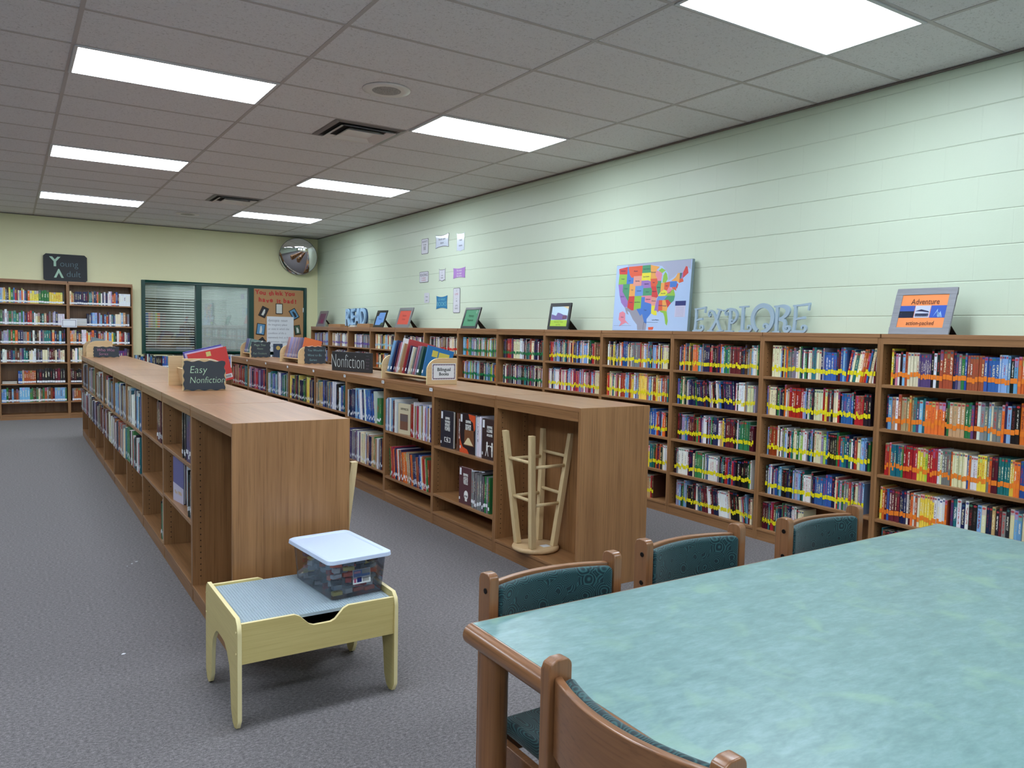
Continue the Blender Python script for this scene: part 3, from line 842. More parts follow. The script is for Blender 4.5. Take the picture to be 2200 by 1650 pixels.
# right island, second bookcase: four survival books shown cover out
def art_rect(e, name, pts, mat, y=-.0007):
    m = MB(); m.face([(x, y, z) for x, z in pts], mat); m.build(name, e, fix=False)
    return e
def survival(label, ypos, z, lines, w, col, h=.275, extra=None, t=.02):
    e = solid_book('display_book', label, w, t, h, col, (I2X + .022, ypos, z + .0005), (0, 0, -PI / 2 + .06), 'cover-out survival books on the right island')
    zz = h * .80
    for s, sz in lines:
        text_obj('title', s, sz, white_ink, e, (w * .55, -.0008, zz), sx=.62, sy=1.25, thin=.0006)
        zz -= sz * 1.22
    MB().box(.008, .030, -.0012, -.0002, h * .78, h * .97, white_paper).build('call_label', e)
    MB().box(.002, .014, -.0012, -.0002, h * .10, h * .17, white_paper).build('spine_label', e)
    if extra: extra(e, w, h)
    return e
def bolt(e, w, h):
    m = MB()
    for s in (-1, 1):
        c = w * .55 + s * .026
        m.box(c - .016, c + .016, -.001, -.0003, h * .27, h * .285, white_ink); m.box(c - .016, c + .016, -.001, -.0003, h * .16, h * .175, white_ink)
        m.box(c + s * .012 - .003, c + s * .012 + .003, -.001, -.0003, h * .17, h * .28, white_ink)
    m.face([(w * .55 - .004, -.0012, h * .13), (w * .55 + .016, -.0012, h * .23), (w * .55 + .003, -.0012, h * .23), (w * .55 + .006, -.0012, h * .32), (w * .55 - .016, -.0012, h * .21), (w * .55 - .002, -.0012, h * .21)], white_ink)
    m.build('lightning_print', e, fix=False)
def volcano(e, w, h):
    om = plain('lava_orange', srgb(216, 84, 44), .4); bm = plain('print_brown', srgb(120, 76, 48), .4)
    art_rect(e, 'brown_print', [(w * .3, h * .2), (w * .95, h * .2), (w * .9, h * .60), (w * .3, h * .60)], bm, -.0004)
    art_rect(e, 'lava_print', [(w * .55, h), (w, h * .98), (w, h * .66), (w * .93, h * .58), (w * .85, h * .80), (w * .62, h * .88)], om, -.0005)
    art_rect(e, 'lava_print', [(0, 0), (w * .62, 0), (w * .5, h * .10), (w * .2, h * .15), (w * .05, h * .30), (0, h * .5)], om, -.0005)
    art_rect(e, 'volcano_print', [(w * .26, h * .22), (w * .88, h * .22), (w * .62, h * .40), (w * .52, h * .40)], cream_ink, -.0006)
def zombies(e, w, h):
    m = MB()
    for c, s in ((w * .38, 1), (w * .74, -1)):
        m.prism([(c + .009 * math.cos(a * PI / 4), h * .40 + .011 * math.sin(a * PI / 4)) for a in range(8)], -.0012, -.0003, 'y', white_ink)
        m.box(c - .009, c + .009, -.0012, -.0003, h * .22, h * .36, white_ink)
        m.prism([(c - .009, h * .22), (c - .003, h * .22), (c - .006 - .008 * s, h * .08), (c - .012 - .008 * s, h * .08)], -.0012, -.0003, 'y', white_ink)
        m.prism([(c + .003, h * .22), (c + .009, h * .22), (c + .012 + .006 * s, h * .08), (c + .006 + .006 * s, h * .08)], -.0012, -.0003, 'y', white_ink)
        m.prism([(c, h * .34), (c, h * .30), (c + .026 * s, h * .33), (c + .026 * s, h * .36)], -.0012, -.0003, 'y', white_ink)
    m.build('figures_print', e, fix=False)
def skull(e, w, h):
    m = MB(); c = w * .6
    m.prism([(c + .026 * math.cos(a * PI / 8), h * .26 + .032 * math.sin(a * PI / 8)) for a in range(16)], -.0012, -.0003, 'y', white_ink)
    m.box(c - .013, c + .013, -.0012, -.0003, h * .09, h * .20, white_ink)
    for s in (-1, 1): m.prism([(c + s * .010 + .0065 * math.cos(a * PI / 4), h * .23 + .008 * math.sin(a * PI / 4)) for a in range(8)], -.0016, -.0012, 'y', black)
    m.build('skull_print', e, fix=False)
survival('dark book cover with lightning print, upper shelf of the right island', -.235, .600, [('SURVIVING', .020), ('THE WORLD', .020), ('WITHOUT', .024), ('POWER', .034)], .175, srgb(44, 44, 54), .272, bolt)
survival('orange and brown book cover with volcano print, beside the white book stand', -.530, .600, [('SURVIVING', .022), ('THE VOLCANIC', .017), ('ERUPTION', .024)], .195, srgb(40, 30, 34), .280, volcano)
survival('dark brown book cover with two figures, upper shelf beside the stool', -.838, .600, [('SURVIVING', .020), ('A ZOMBIE', .024), ('APOCALYPSE', .018)], .165, srgb(60, 44, 44), .272, zombies)
survival('maroon book cover with a skull, lower shelf of the right island', -.530, .235, [('SURVIVING', .020), ('A KILLER', .024), ('VIRUS', .036)], .155, srgb(86, 50, 56), .262, skull)
e = solid_book('display_book', 'white book back standing upright beside the skull book', .10, .012, .255, srgb(196, 204, 218), (I2X + .030, -.695, .2355), (0, 0, -PI / 2 + .5))
e = solid_book('display_book', 'pale grey book back beside the volcano book', .075, .012, .268, srgb(186, 194, 210), (I2X + .030, -.738, .6005), (0, 0, -PI / 2 + .45))
# beige magazine shown cover out, and blue cover book on the left island
e = solid_book('display_book', 'beige magazine with a brown desert picture, right island upper shelf', .19, .006, .25, srgb(206, 196, 166), (I2X + .018, .51, .6115), (0, 0, -PI / 2 + .10))
art_rect(e, 'picture_print', [(.03, .035), (.155, .035), (.155, .165), (.03, .165)], plain('desert_print', srgb(122, 84, 66), .4))
art_rect(e, 'picture_sky_print', [(.035, .105), (.150, .105), (.150, .160), (.035, .160)], plain('dusk_print', srgb(104, 92, 92), .4), -.001)
text_obj('title', 'SHIPWRECKS', .026, plain('grey_print', srgb(110, 104, 92), .5), e, (.10, -.0012, .205), sx=.8)
e = solid_book('display_book', 'purple blue picture book cover facing out, second left island bookcase', .185, .012, .262, srgb(92, 92, 150), (I1X + .020, -.40, .4175), (0, 0, -PI / 2 + .14))
art_rect(e, 'lower_print', [(.0, .0), (.185, .0), (.185, .09), (.0, .11)], plain('pale_lilac_print', srgb(196, 190, 214), .4), -.0004)
text_obj('title', 'The 1900s', .03, plain('gold_print', srgb(206, 170, 100), .4), e, (.09, -.0008, .055))
e = solid_book('display_book', 'pale grey book back beside the purple blue picture book', .09, .014, .25, srgb(190, 196, 208), (I1X + .055, -.62, .4175), (0, 0, -PI / 2 + .6))
e = solid_book('display_book', 'green and yellow book leaning cover out, right island fifth bookcase', .16, .008, .22, srgb(130, 60, 66), (I2X + .012, 3.35, .6685), (0, -.10, -PI / 2), )
art_rect(e, 'top_print', [(0, .15), (.16, .15), (.16, .22), (0, .22)], plain('yellow_print', srgb(222, 206, 70), .4))
# stack of blue and white books lying in the tall case, and small flat books
for i in range(5):
    e = solid_book('flat_book', 'white and blue book in the flat stack, %s from the bottom' % ORD[i], .235, .022, .15, srgb(214, 222, 236) if i % 2 else srgb(70, 118, 196), (.450, YF + .17, 1.4275 + .0228 * (i + 1)), (-PI / 2, 0, 0), 'flat stack of blue and white books')
    e.rotation_euler = (PI / 2, 0, 0); e.location = (.452, YF + .175, 1.4275 + .0228 * i)
    for c in e.children: c.location = (0, 0, 0)
for i in range(4):
    e = solid_book('flat_book', 'blue flat book on the fifth shelf, %s from the bottom' % ORD[i], .15, .02, .15, srgb(220, 226, 236) if i % 2 else srgb(70, 120, 170), (.62, YF + .175, .8635 + .0206 * i), (PI / 2, 0, 0), 'flat blue books in the tall case')
for i in range(2):
    e = solid_book('flat_book', ['grey flat book under another on the fifth shelf, left tall case', 'black flat book lying on a grey one, left tall case'][i], .19, .02, .15, srgb(150, 146, 150) if i == 0 else srgb(40, 40, 48), (-.44, YF + .175, .5435 + .0206 * i), (PI / 2, 0, 0))

# ---------------------------------------------------------------- notice card between the tall cases
t = thing('notice_card', 'small white bordered notice card taped between the two tall bookcases', 'sign', (.335, YF - .004, 1.40))
MB().box(0, .205, -.002, 0, 0, .125, white_paper).build('card', t)
m = MB(); gm = plain('border_print', srgb(90, 86, 110), .6)
for q in ((.012, .193, .012, .018), (.012, .193, .107, .113), (.012, .018, .018, .107), (.187, .193, .018, .107)): m.box(q[0], q[1], -.0028, -.0021, q[2], q[3], gm)
m.build('printed_border', t)
# ---------------------------------------------------------------- Young Adult board
chalk = plain('chalkboard_black', srgb(34, 38, 44), .6)
def octo(w, h, c, ir=0):
    return [(c, 0), (w - c, 0), (w, c), (w, h - c), (w - c, h), (c, h), (0, h - c), (0, c)]
mint = plain('mint_paint', srgb(172, 208, 188), .6)
chalk_w = plain('white_chalk', srgb(206, 216, 214), .8)
chalk_b = plain('blue_chalk', srgb(120, 150, 160), .8)
t = thing('chalkboard_sign', 'black Young Adult chalkboard with mint letters standing on the tall bookcases', 'sign', (.117, D - .055, 2.1005), (-.03, 0, 0))
MB().prism(octo(.592, .425, .035), -.012, 0, 'y', chalk).build('board', t, bevel=.002)
for s, x, z, sz, ry in (('Y', .155, .300, .20, 0), ('V', .205, .135, .18, PI)):
    text_obj('painted_letter', s, sz, mint, t, (x, -.0135, z), (PI / 2, ry, 0), thin=.006, sx=1.05)
text_obj('chalk_lettering', 'oung', .135, chalk_b, t, (.345, -.0135, .275), thin=-.003, sx=.95)
text_obj('chalk_lettering', 'dult', .135, chalk_b, t, (.405, -.0135, .120), thin=-.003, sx=.95)

# ---------------------------------------------------------------- brown paper display beside the window
kraft = plain('brown_kraft_paper', srgb(184, 142, 98), .8)
t = thing('bulletin_display', 'brown paper bulletin display in the green window frame', 'display board', (3.291, D - .004, WZ0 + .051))
MB().box(0, .885, 0, .012, 0, 1.105, kraft).build('paper_backing', t)
redp = plain('red_cutout_letters', srgb(196, 56, 52), .6)
def jitter_text(s, x, z, size, parent, adv=1.0, mat=redp, amp=.012, y=-.004, rotj=.12, **kw):
    for ch in s:
        if ch != ' ':
            text_obj('cutout_letter', ch, size * random.uniform(.94, 1.08), mat, parent, (x, y, z + random.uniform(-amp, amp)), (PI / 2, random.uniform(-rotj, rotj), 0), depth=.003, thin=.004, **kw)
        x += adv * size * {'i': .36, 'I': .3, ' ': .42, 't': .45, '!': .4, 'k': .58, 'Y': .66}.get(ch, .60)
jitter_text('You think You', .06, 1.035, .105, t, .93)
jitter_text('have it bad!', .11, .905, .105, t, 1.03)
pk = thing('definition_poster', 'large white handwritten dystopia definition poster pinned to brown paper', 'poster', (3.515, D - .018, 1.20 - .10))
MB().box(0, .48, -.002, 0, -.09, .56, white_paper).build('paper_sheet', pk)
pen = plain('grey_marker', srgb(70, 72, 96), .7)
for i, s in enumerate(('dystopia: noun', 'An imaginary place', 'or state in which the', 'condition of life is', 'extremely bad, as from', 'deprivation, oppression', 'or terror.')):
    text_obj('handwriting', s, .068 if i == 0 else .052, pen, pk, (.02, -.0032, .49 - .076 * i), sx=.86, shear=.15, thin=-.0008, align='LEFT')
def mini(x, z, w, h, rot, c1, label, c2=None):
    q = thing('framed_cover_print', label, 'picture', (x, D - .012, z), (0, rot, 0), 'dark bordered cover prints around the definition poster')
    MB().box(-w / 2, w / 2, -.004, 0, -h / 2, h / 2, black).build('dark_border', q)
    MB().box(-w / 2 + .012, w / 2 - .012, -.0052, -.0041, -h / 2 + .012, h / 2 - .012, c1).build('cover_picture', q)
    if c2: MB().prism([(-.018, -h / 2 + .03), (.02, -h / 2 + .03), (.025, 0), (.008, h / 2 - .04), (-.015, h / 4)], -.0062, -.0053, 'y', c2).build('cover_shape', q)
pd = plain('print_dark', srgb(40, 38, 46), .4); pb = plain('print_blue', srgb(94, 146, 186), .4); pw = plain('print_pale', srgb(214, 216, 210), .5); pg = plain('print_green', srgb(70, 96, 74), .5); po = plain('print_gold', srgb(200, 156, 70), .5)
mini(3.46, 1.735, .125, .185, .42, pd, 'dark cover print with white shape, upper left of the definition poster', pw)
mini(3.735, 1.80, .125, .185, .0, pw, 'pale cover print straight above the definition poster')
mini(4.005, 1.715, .125, .185, -.52, pb, 'blue cover print tilted at the upper right of the poster', pd)
mini(3.41, 1.43, .15, .20, .12, pb, 'bright blue cover print left of the definition poster', pw)
mini(4.065, 1.43, .11, .17, -.16, pg, 'green and dark cover print right of the definition poster', pw)
mini(3.41, 1.19, .13, .18, .9, pd, 'dark cover print lying sideways, lower left of the poster', pw)

# ---------------------------------------------------------------- convex mirror
pewter_rim = plain('mirror_rim', srgb(110, 112, 116), .4)
def mirror():
    t = thing('convex_mirror', 'round convex security mirror high in the room corner', 'mirror', (4.02, D - .20, 2.735), (0, 0, 0))
    Rm_ = (Matrix.Rotation(R(-24), 4, 'Z') @ Matrix.Rotation(R(17), 4, 'X') @ Matrix.Rotation(PI / 2, 4, 'X'))
    mir = NT('mirror_chrome'); mir.b.inputs['Metallic'].default_value = 1; mir.b.inputs['Roughness'].default_value = .02
    nn = mir.noise(mir.coord(), 4, 2); mir.ln(mir.ramp(nn, [(0, (.80, .81, .83, 1)), (1, (.86, .87, .89, 1))]), mir.b.inputs['Base Color'])
    r, dep = .325, .085
    Rs = (r * r + dep * dep) / (2 * dep); prof = []
    for i in range(19):
        x = r * (1 - i / 18); prof.append((max(x, .0005), math.sqrt(Rs * Rs - x * x) - (Rs - dep)))
    MB().lathe(prof, mir.m, 64, Rm_).build('mirror_dome', t, smooth=True)
    MB().lathe([(.318, -.014), (.330, -.012), (.331, .001), (.327, .003), (.322, .0)], pewter_rim, 64, Rm_).build('rim', t, smooth=True)
    MB().lathe([(.320, -.012), (.15, -.03), (.0005, -.035)], plain('mirror_back', srgb(90, 90, 92), .5), 48, Rm_).build('back_shell', t, smooth=True)
    MB().tube((0, .02, -.02), (.0, .198, -.05), .015, metal).build('mount_arm', t)
mirror()

# ---------------------------------------------------------------- items on top of the right wall cases (local -Y faces the room)
ZT = WALL_H + .0006
def easel_frame(label, ymid, w, h, fmat, fw, lean, build, x=WFX + .035, yaw=0.0):
    t = thing('easel_frame', label, 'picture frame', (x, ymid, ZT), (0, 0, -PI / 2 + yaw), 'picture frames standing on the wall bookcases')
    L = Matrix.Rotation(-lean, 4, 'X')
    f = thing_part('frame', t, L)
    m = MB()
    m.box(-w / 2, w / 2, 0, .014, 0, fw, fmat); m.box(-w / 2, w / 2, 0, .014, h - fw, h, fmat)
    m.box(-w / 2, -w / 2 + fw, 0, .014, fw, h - fw, fmat); m.box(w / 2 - fw, w / 2, 0, .014, fw, h - fw, fmat)
    m.box(-w / 2 + .01, w / 2 - .01, .009, .0145, .01, h - .01, black)
    fo = m.build('frame', t, bevel=.002); fo.matrix_parent_inverse = Matrix.Identity(4); fo.rotation_euler = (-lean, 0, 0)
    back_y = math.sin(lean) * h
    # folding stand
    top = Vector((0, .016 + math.sin(lean) * h * .55, math.cos(lean) * h * .55))
    M0 = MB(); bx = .080; so = w * .22
    foot = Vector((0, top.y + .11, .001))
    M0.face([(-.02, top.y, top.z), (.02, top.y, top.z), (bx * .8, foot.y, foot.z), (-bx * .8, foot.y, foot.z)], black)
    M0.face([(-bx * .8, foot.y - .006, foot.z), (bx * .8, foot.y - .006, foot.z), (.02, top.y - .006, top.z), (-.02, top.y - .006, top.z)], black)
    M0.face([(-.02, top.y, top.z), (-bx * .8, foot.y, foot.z), (-bx * .8, foot.y - .006, foot.z), (-.02, top.y - .006, top.z)], black)
    M0.face([(.02, top.y - .006, top.z), (bx * .8, foot.y - .006, foot.z), (bx * .8, foot.y, foot.z), (.02, top.y, top.z)], black)
    M0.face([(-bx * .8, foot.y - .006, foot.z), (-bx * .8, foot.y, foot.z), (bx * .8, foot.y, foot.z), (bx * .8, foot.y - .006, foot.z)], black)
    M0.v = [(vx + so, vy, vz) for vx, vy, vz in M0.v]
    M0.build('folding_stand', t, fix=False)
    ins = MB().box(-w / 2 + fw - .001, w / 2 - fw + .001, .004, .0085, fw - .001, h - fw + .001, build['bg']).build('printed_insert', t)
    ins.rotation_euler = (-lean, 0, 0)
    for nm, x0, x1, z0, z1, mt in build.get('rects', ()):
        o = MB().box(x0 * w, x1 * w, .0025, .0038, z0 * h, z1 * h, mt).build(nm, ins)
    for s, x, z, sz, mt, kx in build.get('text', ()):
        text_obj('printed_text', s, sz, mt, ins, (x * w, .0022, z * h), sx=kx, depth=.0004)
    for nm, pts, mt in build.get('polys', ()):
        mm = MB(); mm.face([(px * w, .0019, pz * h) for px, pz in pts], mt); mm.build(nm, ins, fix=False)
    return t
def thing_part(*a): return None
grey_wood = wood('grey_weathered_frame', srgb(150, 152, 160), srgb(112, 114, 122), 'x', 2, rough=.45, contrast=.6, pores=.2)
black_frame = plain('black_frame', srgb(24, 28, 32), .3)
pewter = plain('pewter_frame', srgb(140, 142, 146), .35, .4)
dk_print = plain('dark_brown_print', srgb(84, 34, 20), .6)
ph_blue = plain('photo_blue', srgb(52, 84, 170), .4); ph_night = plain('photo_night_hill', srgb(26, 36, 44), .4); ph_cloud = plain('photo_cloud', srgb(190, 198, 226), .4); ph_navy = plain('photo_navy', srgb(26, 30, 72), .4); ph_deep = plain('photo_deep_blue', srgb(44, 86, 184), .4); ph_pale = plain('photo_pale_blue', srgb(150, 190, 236), .4)
easel_frame('grey framed orange Adventure sign on the nearest wall bookcase', -2.765, .365, .292, grey_wood, .042, R(17), dict(
    bg=plain('orange_print', srgb(240, 142, 78), .5),
    rects=[('photo_city_night', -.385, -.135, .36, .62, ph_blue), ('photo_dark_hill', -.385, -.135, .36, .50, ph_night), ('photo_clouds', -.125, .125, .36, .62, ph_cloud), ('photo_dark_cloud', -.11, .11, .38, .45, ph_navy), ('photo_ship_sky', .135, .385, .36, .62, ph_deep)],
    text=[('Adventure', .02, .70, .050, dk_print, .80), ('action-packed', .0, .24, .036, dk_print, .84)],
    polys=[('cloud_streak', [(-.12, .50), (-.02, .54), (.10, .50), (.12, .47), (0, .49)], ph_navy), ('mast_shape', [(.19, .37), (.25, .55), (.27, .37), (.30, .50), (.34, .37), (.29, .46), (.26, .38), (.245, .50)], ph_pale), ('city_lights', [(-.36, .45), (-.35, .455), (-.345, .445)], ph_pale)]), x=WFX + .022)
lime = plain('lime_print', srgb(176, 210, 62), .5); lime_d = plain('olive_print', srgb(120, 140, 50), .5); skyp = plain('pale_sky_print', srgb(196, 222, 240), .4); plum = plain('plum_print', srgb(116, 100, 160), .4); rosep = plain('rose_print', srgb(168, 110, 130), .4)
easel_frame('black framed sign with yellow-green base and crowd picture', .895, .345, .268, black_frame, .034, R(9), dict(
    bg=skyp, rects=[('lime_band', -.40, .40, .125, .36, lime)],
    text=[('Historical  Fiction', 0, .29, .026, lime_d, .8), ('and War', 0, .19, .024, lime_d, .9)],
    polys=[('crowd_shape', [(-.38, .40), (-.15, .37), (.1, .37), (.38, .40), (.38, .52), (.2, .55), (.02, .62), (-.1, .64), (-.16, .52), (-.38, .58)], plum), ('crowd_shape', [(.16, .40), (.36, .40), (.37, .53), (.24, .55), (.14, .48)], rosep), ('corner_shape', [(.12, .87), (.40, .87), (.40, .76)], cream_ink)]), x=WFX + .045)
easel_frame('black framed green Mystery Suspense sign', 2.66, .36, .262, black_frame, .030, R(17), dict(bg=plain('green_print', srgb(58, 138, 96), .5),
    text=[('Mystery', 0, .60, .040, plain('dark_green_print', srgb(24, 84, 52), .6), .95), ('Suspense', 0, .40, .040, plain('dark_green_print', srgb(24, 84, 52), .6), .95), ('O', .30, .78, .05, mint, .9)]), x=WFX + .03)
easel_frame('grey framed bright red sign', 4.52, .44, .290, pewter, .046, R(17), dict(bg=plain('red_print', srgb(216, 78, 56), .5),
    text=[('Realistic', 0, .60, .040, plain('dark_red_print', srgb(168, 56, 44), .6), .95), ('Fiction', 0, .42, .040, plain('dark_red_print', srgb(168, 56, 44), .6), .95)]), x=WFX + .03)
easel_frame('black framed light blue sign', 5.33, .36, .262, black_frame, .034, R(17), dict(bg=plain('blue_print', srgb(112, 160, 224), .5),
    text=[('Fantasy', 0, .50, .04, plain('mid_blue_print', srgb(80, 124, 190), .6), .95)],
    polys=[('corner_shape', [(-.40, .88), (-.2, .88), (-.24, .68), (-.40, .66)], pd), ('corner_shape', [(.1, .13), (.40, .13), (.40, .3), (.2, .27)], pg)]), x=WFX + .03)
easel_frame('grey framed purple sign in the room corner', 7.87, .40, .285, pewter, .05, R(17), dict(bg=plain('mauve_print', srgb(112, 76, 96), .5),
    polys=[('flower_shape', [(-.05, .25), (.2, .22), (.22, .42), (.05, .48), (-.08, .38)], plain('magenta_print', srgb(136, 40, 92), .5))]), x=WFX + .03)
# flat books and boards near READ
e = solid_book('flat_book', 'thin grey book lying flat behind the purple sign', .22, .02, .15, srgb(170, 180, 196), (WFX + .22, 7.55, ZT), (PI / 2, 0, 0)); e.rotation_euler = (PI / 2, 0, -PI / 2)
e = solid_book('flat_book', 'dark blue book lying flat beside the READ letters', .22, .03, .06, srgb(50, 66, 92), (WFX + .068, 6.40, ZT), (PI / 2, 0, -PI / 2))
bxm = wood('tan_board', srgb(184, 140, 96), srgb(150, 108, 70), 'y', rough=.5)
tag(box_obj('storage_box', (-.03, .03, -.25, .25, 0, .052), bxm, None, bevel=.003, loc=(WFX + .04, 5.84, ZT)), 'flat tan wooden box right of the READ letters', 'box')
tag(box_obj('wooden_board', (-.07, .07, -.28, .28, 0, .045), bxm, None, bevel=.003, loc=(WFX + .12, 7.20, ZT)), 'flat tan wooden board behind the READ letters', 'board')
# READ block letters
def read_letters():
    t = thing('word_sign', 'light blue block letter READ sign on the wall bookcases', 'sign', (WFX + .085, 6.86, ZT), (0, 0, -PI / 2))
    lb = plain('read_sign_blue', srgb(158, 194, 226), .5); dk = plain('read_sign_edge', srgb(44, 76, 112), .5)
    x = .105
    for i, ch in enumerate('READ'):
        o = text_obj('letter', ch, .30, lb, t, (x + i * .215, .0, .140), (PI / 2, 0, 0), sx=1.0, sy=1.26, thin=.006, depth=.03, shear=.06)
        o.location.y = .03
        o = text_obj('letter_backing', ch, .30, dk, t, (x + .014 + i * .215, .056, .140), (PI / 2, 0, 0), sx=1.0, sy=1.26, thin=.010, depth=.02, shear=.06)
read_letters()
# map of the states
def us_map():
    w, h = .955, .602
    t = thing('map_board', 'colourful wall map of the states leaning behind the bookcase top', 'map', (W - .085, .222, ZT), (-.06, 0, -PI / 2))
    sea = plain('map_sea', srgb(176, 202, 240), .35); edge = plain('map_board_edge', srgb(130, 150, 158), .6)
    MB().box(0, w, 0, .028, 0, h, edge).build('board', t, bevel=.004)
    C = {'R': srgb(212, 62, 62), 'O': srgb(226, 92, 58), 'G': srgb(74, 154, 112), 'L': srgb(146, 196, 72), 'Y': srgb(232, 224, 60), 'B': srgb(70, 124, 208), 'P': srgb(158, 118, 190), 'K': srgb(228, 138, 158), 'A': srgb(236, 168, 84), 'T': srgb(60, 110, 116), 'N': srgb(104, 150, 214), 'S': srgb(228, 156, 140)}
    C = {k: plain('map_state_' + k, v, .35) for k, v in C.items()}
    m = MB(); m.box(.004, w - .004, -.0008, -.0001, .004, h - .004, sea)
    land = plain('map_foreign_land', srgb(172, 178, 204), .4); mex = plain('map_grey_land', srgb(152, 152, 168), .4)
    def XY(lo, la):
        return ((lo + 127.2) / 62.6 * w, h * (1 - (50.0 - la) / 26.9))
    def poly(pts, mat, y): m.face([(XY(a, b)[0], y, XY(a, b)[1]) for a, b in pts], mat)
    poly([(-117, 49.8), (-65.5, 49.8), (-65.5, 46), (-67.9, 47.1), (-69.2, 47.4), (-71, 45.2), (-75, 45), (-78, 43.6), (-82, 42.4), (-82.5, 45), (-84.5, 46.4), (-88, 48.2), (-97.2, 49), (-117, 49.2)], land, -.0012)
    poly([(-117.1, 32.5), (-114.8, 32.5), (-111, 31.3), (-106.6, 31.8), (-103, 29), (-101.4, 29.8), (-99.2, 26.4), (-97.2, 25.9), (-97.4, 23.4), (-104.6, 23.4), (-105.2, 25.5), (-109, 27.6), (-112.5, 30.5), (-114.6, 31.2), (-113, 29.5), (-115, 30)], mex, -.0012)
    ST = '''R -124.7,48.4 -117,49 -117,46 -119,46 -124,46.2|L -124,46.2 -119,46 -117,46 -117,42 -124.3,42|P -124.3,42 -120,42 -120,39 -114.6,35 -114.6,32.7 -117.1,32.5 -120.6,34.5 -122.5,37.5|G -120,42 -114,42 -114,36.2 -114.6,35 -120,39
B -117,49 -116,49 -116,48 -114.5,45.6 -113,44.5 -111,44.5 -111,42 -117,42|O -116,49 -104,49 -104,45 -111,45 -111,44.5 -113,44.5 -114.5,45.6 -116,48|S -111,45 -104,45 -104,41 -111,41|A -114,42 -111,42 -111,41 -109,41 -109,37 -114,37
N -109,41 -102,41 -102,37 -109,37|R -114,37 -109,37 -109,31.3 -111,31.3 -114.8,32.5 -114.6,35|L -109,37 -103,37 -103,32 -106.6,31.8 -109,31.3|G -104,49 -97.2,49 -96.6,46 -104,46|Y -104,46 -96.6,46 -96.4,42.6 -98.5,43 -104,43
P -104,43 -98.5,43 -96.4,42.6 -95.3,40 -102,40 -102,41 -104,41|G -102,40 -95.3,40 -94.6,39 -94.6,37 -102,37|K -103,37 -94.6,37 -94.4,33.7 -100,34.5 -100,36.5 -103,36.5
B -103,36.5 -100,36.5 -100,34.5 -94.4,33.7 -94,30 -97.3,27.8 -97.2,25.9 -99.2,26.4 -101.4,29.8 -103,29 -106.6,31.8 -103,32|A -97.2,49 -89.6,48 -92.2,46.7 -92.8,45 -91.2,43.5 -96.5,43.5 -96.6,46|O -96.5,43.5 -91.2,43.5 -90.2,41.8 -91.4,40.4 -95.8,40.6
R -95.8,40.6 -91.4,40.4 -89.2,36.6 -90.2,36 -94.6,36.5 -94.6,39|S -94.6,36.5 -90.2,36 -91.1,33 -94,33 -94.4,33.7|Y -94,33 -91.1,33 -91.6,31 -89.7,31 -89.2,29.2 -91.5,29.3 -94,30|K -92.2,46.7 -88,45.8 -87.2,44.8 -87.8,42.5 -90.6,42.5 -91.2,43.5 -92.8,45
G -90.6,42.5 -87.6,42.5 -87.6,38.2 -89.2,37 -91.4,40.4 -90.2,41.8|L -86.5,41.8 -84,41.7 -82.5,43 -83.4,45 -84.8,45.8 -86.2,44.5|L -90.4,46.5 -88,47.4 -84.5,46.4 -87.5,45.4|A -87.6,41.7 -84.8,41.7 -84.8,39 -87.8,38|O -84.8,41.7 -80.5,42 -80.6,40.5 -82.5,38.5 -84.8,39.1
Y -84.8,39 -82.5,38.4 -82,37.5 -83.7,36.6 -89.2,36.6 -87.8,38|N -89.2,36.6 -81.7,36.6 -84.3,35 -90.2,35|P -90.2,35 -88.2,35 -88.4,30.3 -89.7,31 -91.6,31|O -88.2,35 -85.6,35 -85,31 -87.6,31 -88.4,30.3|A -85.6,35 -83.1,35 -81,32 -81.5,30.7 -85,31
L -87.6,31 -85,31 -81.5,30.7 -80,27 -80.5,25.2 -81.8,26 -82.8,28.5 -84,30 -86,30.4|R -83.1,35 -81,35.1 -78.6,33.8 -81,32|G -84.3,35 -81.7,36.6 -75.9,36.5 -76.5,34.7 -78.6,33.8 -81,35.1 -83.1,35|L -83.7,36.6 -82,37.5 -79,38.5 -77.3,39.2 -76,37 -75.9,36.5
K -82.5,38.5 -80.6,40.5 -79.5,39.3 -77.8,39.3 -80,37.4 -82,37.5|B -80.5,42 -75.3,42 -74.8,40.5 -75.6,39.8 -80.5,39.8|A -79.7,42.2 -76.5,43.5 -75,45 -73.4,45 -73.4,41.2 -75.3,42|R -74.8,41.3 -74,40.7 -74.9,39 -75.5,39.7|O -79.5,39.7 -75.7,39.8 -75.2,38.3 -77.3,39
T -73.4,45 -71.6,45 -72.4,42.8 -73.3,42.8|P -71.6,45 -71,45.2 -70.8,43 -72.4,42.8|R -71,45.2 -69.2,47.4 -67.9,47.1 -67,44.8 -70.8,43|O -73.4,42.8 -70.8,42.9 -70.2,41.7 -73.5,41.2
K -121.5,30.4 -118.5,31 -116.2,30.2 -115.8,27.4 -111.6,25.4 -115,26.4 -118,25.6 -121,24.8 -119.4,26.6 -121.8,27.6|O -95.5,24.6 -91,24.7 -91.5,23.6 -95.2,23.5'''
    for st in ST.replace('\n', '|').split('|'):
        k, *pp = st.split()
        poly([tuple(map(float, p.split(','))) for p in pp], C[k], -.0016)
    # inset outlines and legend
    line = plain('map_line', srgb(60, 70, 110), .6)
    for a, b, c, d in ((.42, .60, .075, .0765), (.42, .4215, .008, .075), (.02, .26, .045, .0462)): m.box(a, b, -.0022, -.0012, c, d, line)
    lg = plain('map_legend', srgb(206, 204, 232), .4); nv = plain('map_legend_title', srgb(30, 44, 116), .4)
    m.box(.795, .915, -.0022, -.0012, .12, .215, lg); m.box(.795, .915, -.0026, -.0012, .215, .255, nv)
    for i in range(7): m.box(.805, .90, -.0026, -.0022, .127 + i * .012, .1285 + i * .012, line)
    m.build('map_print', t, fix=False)
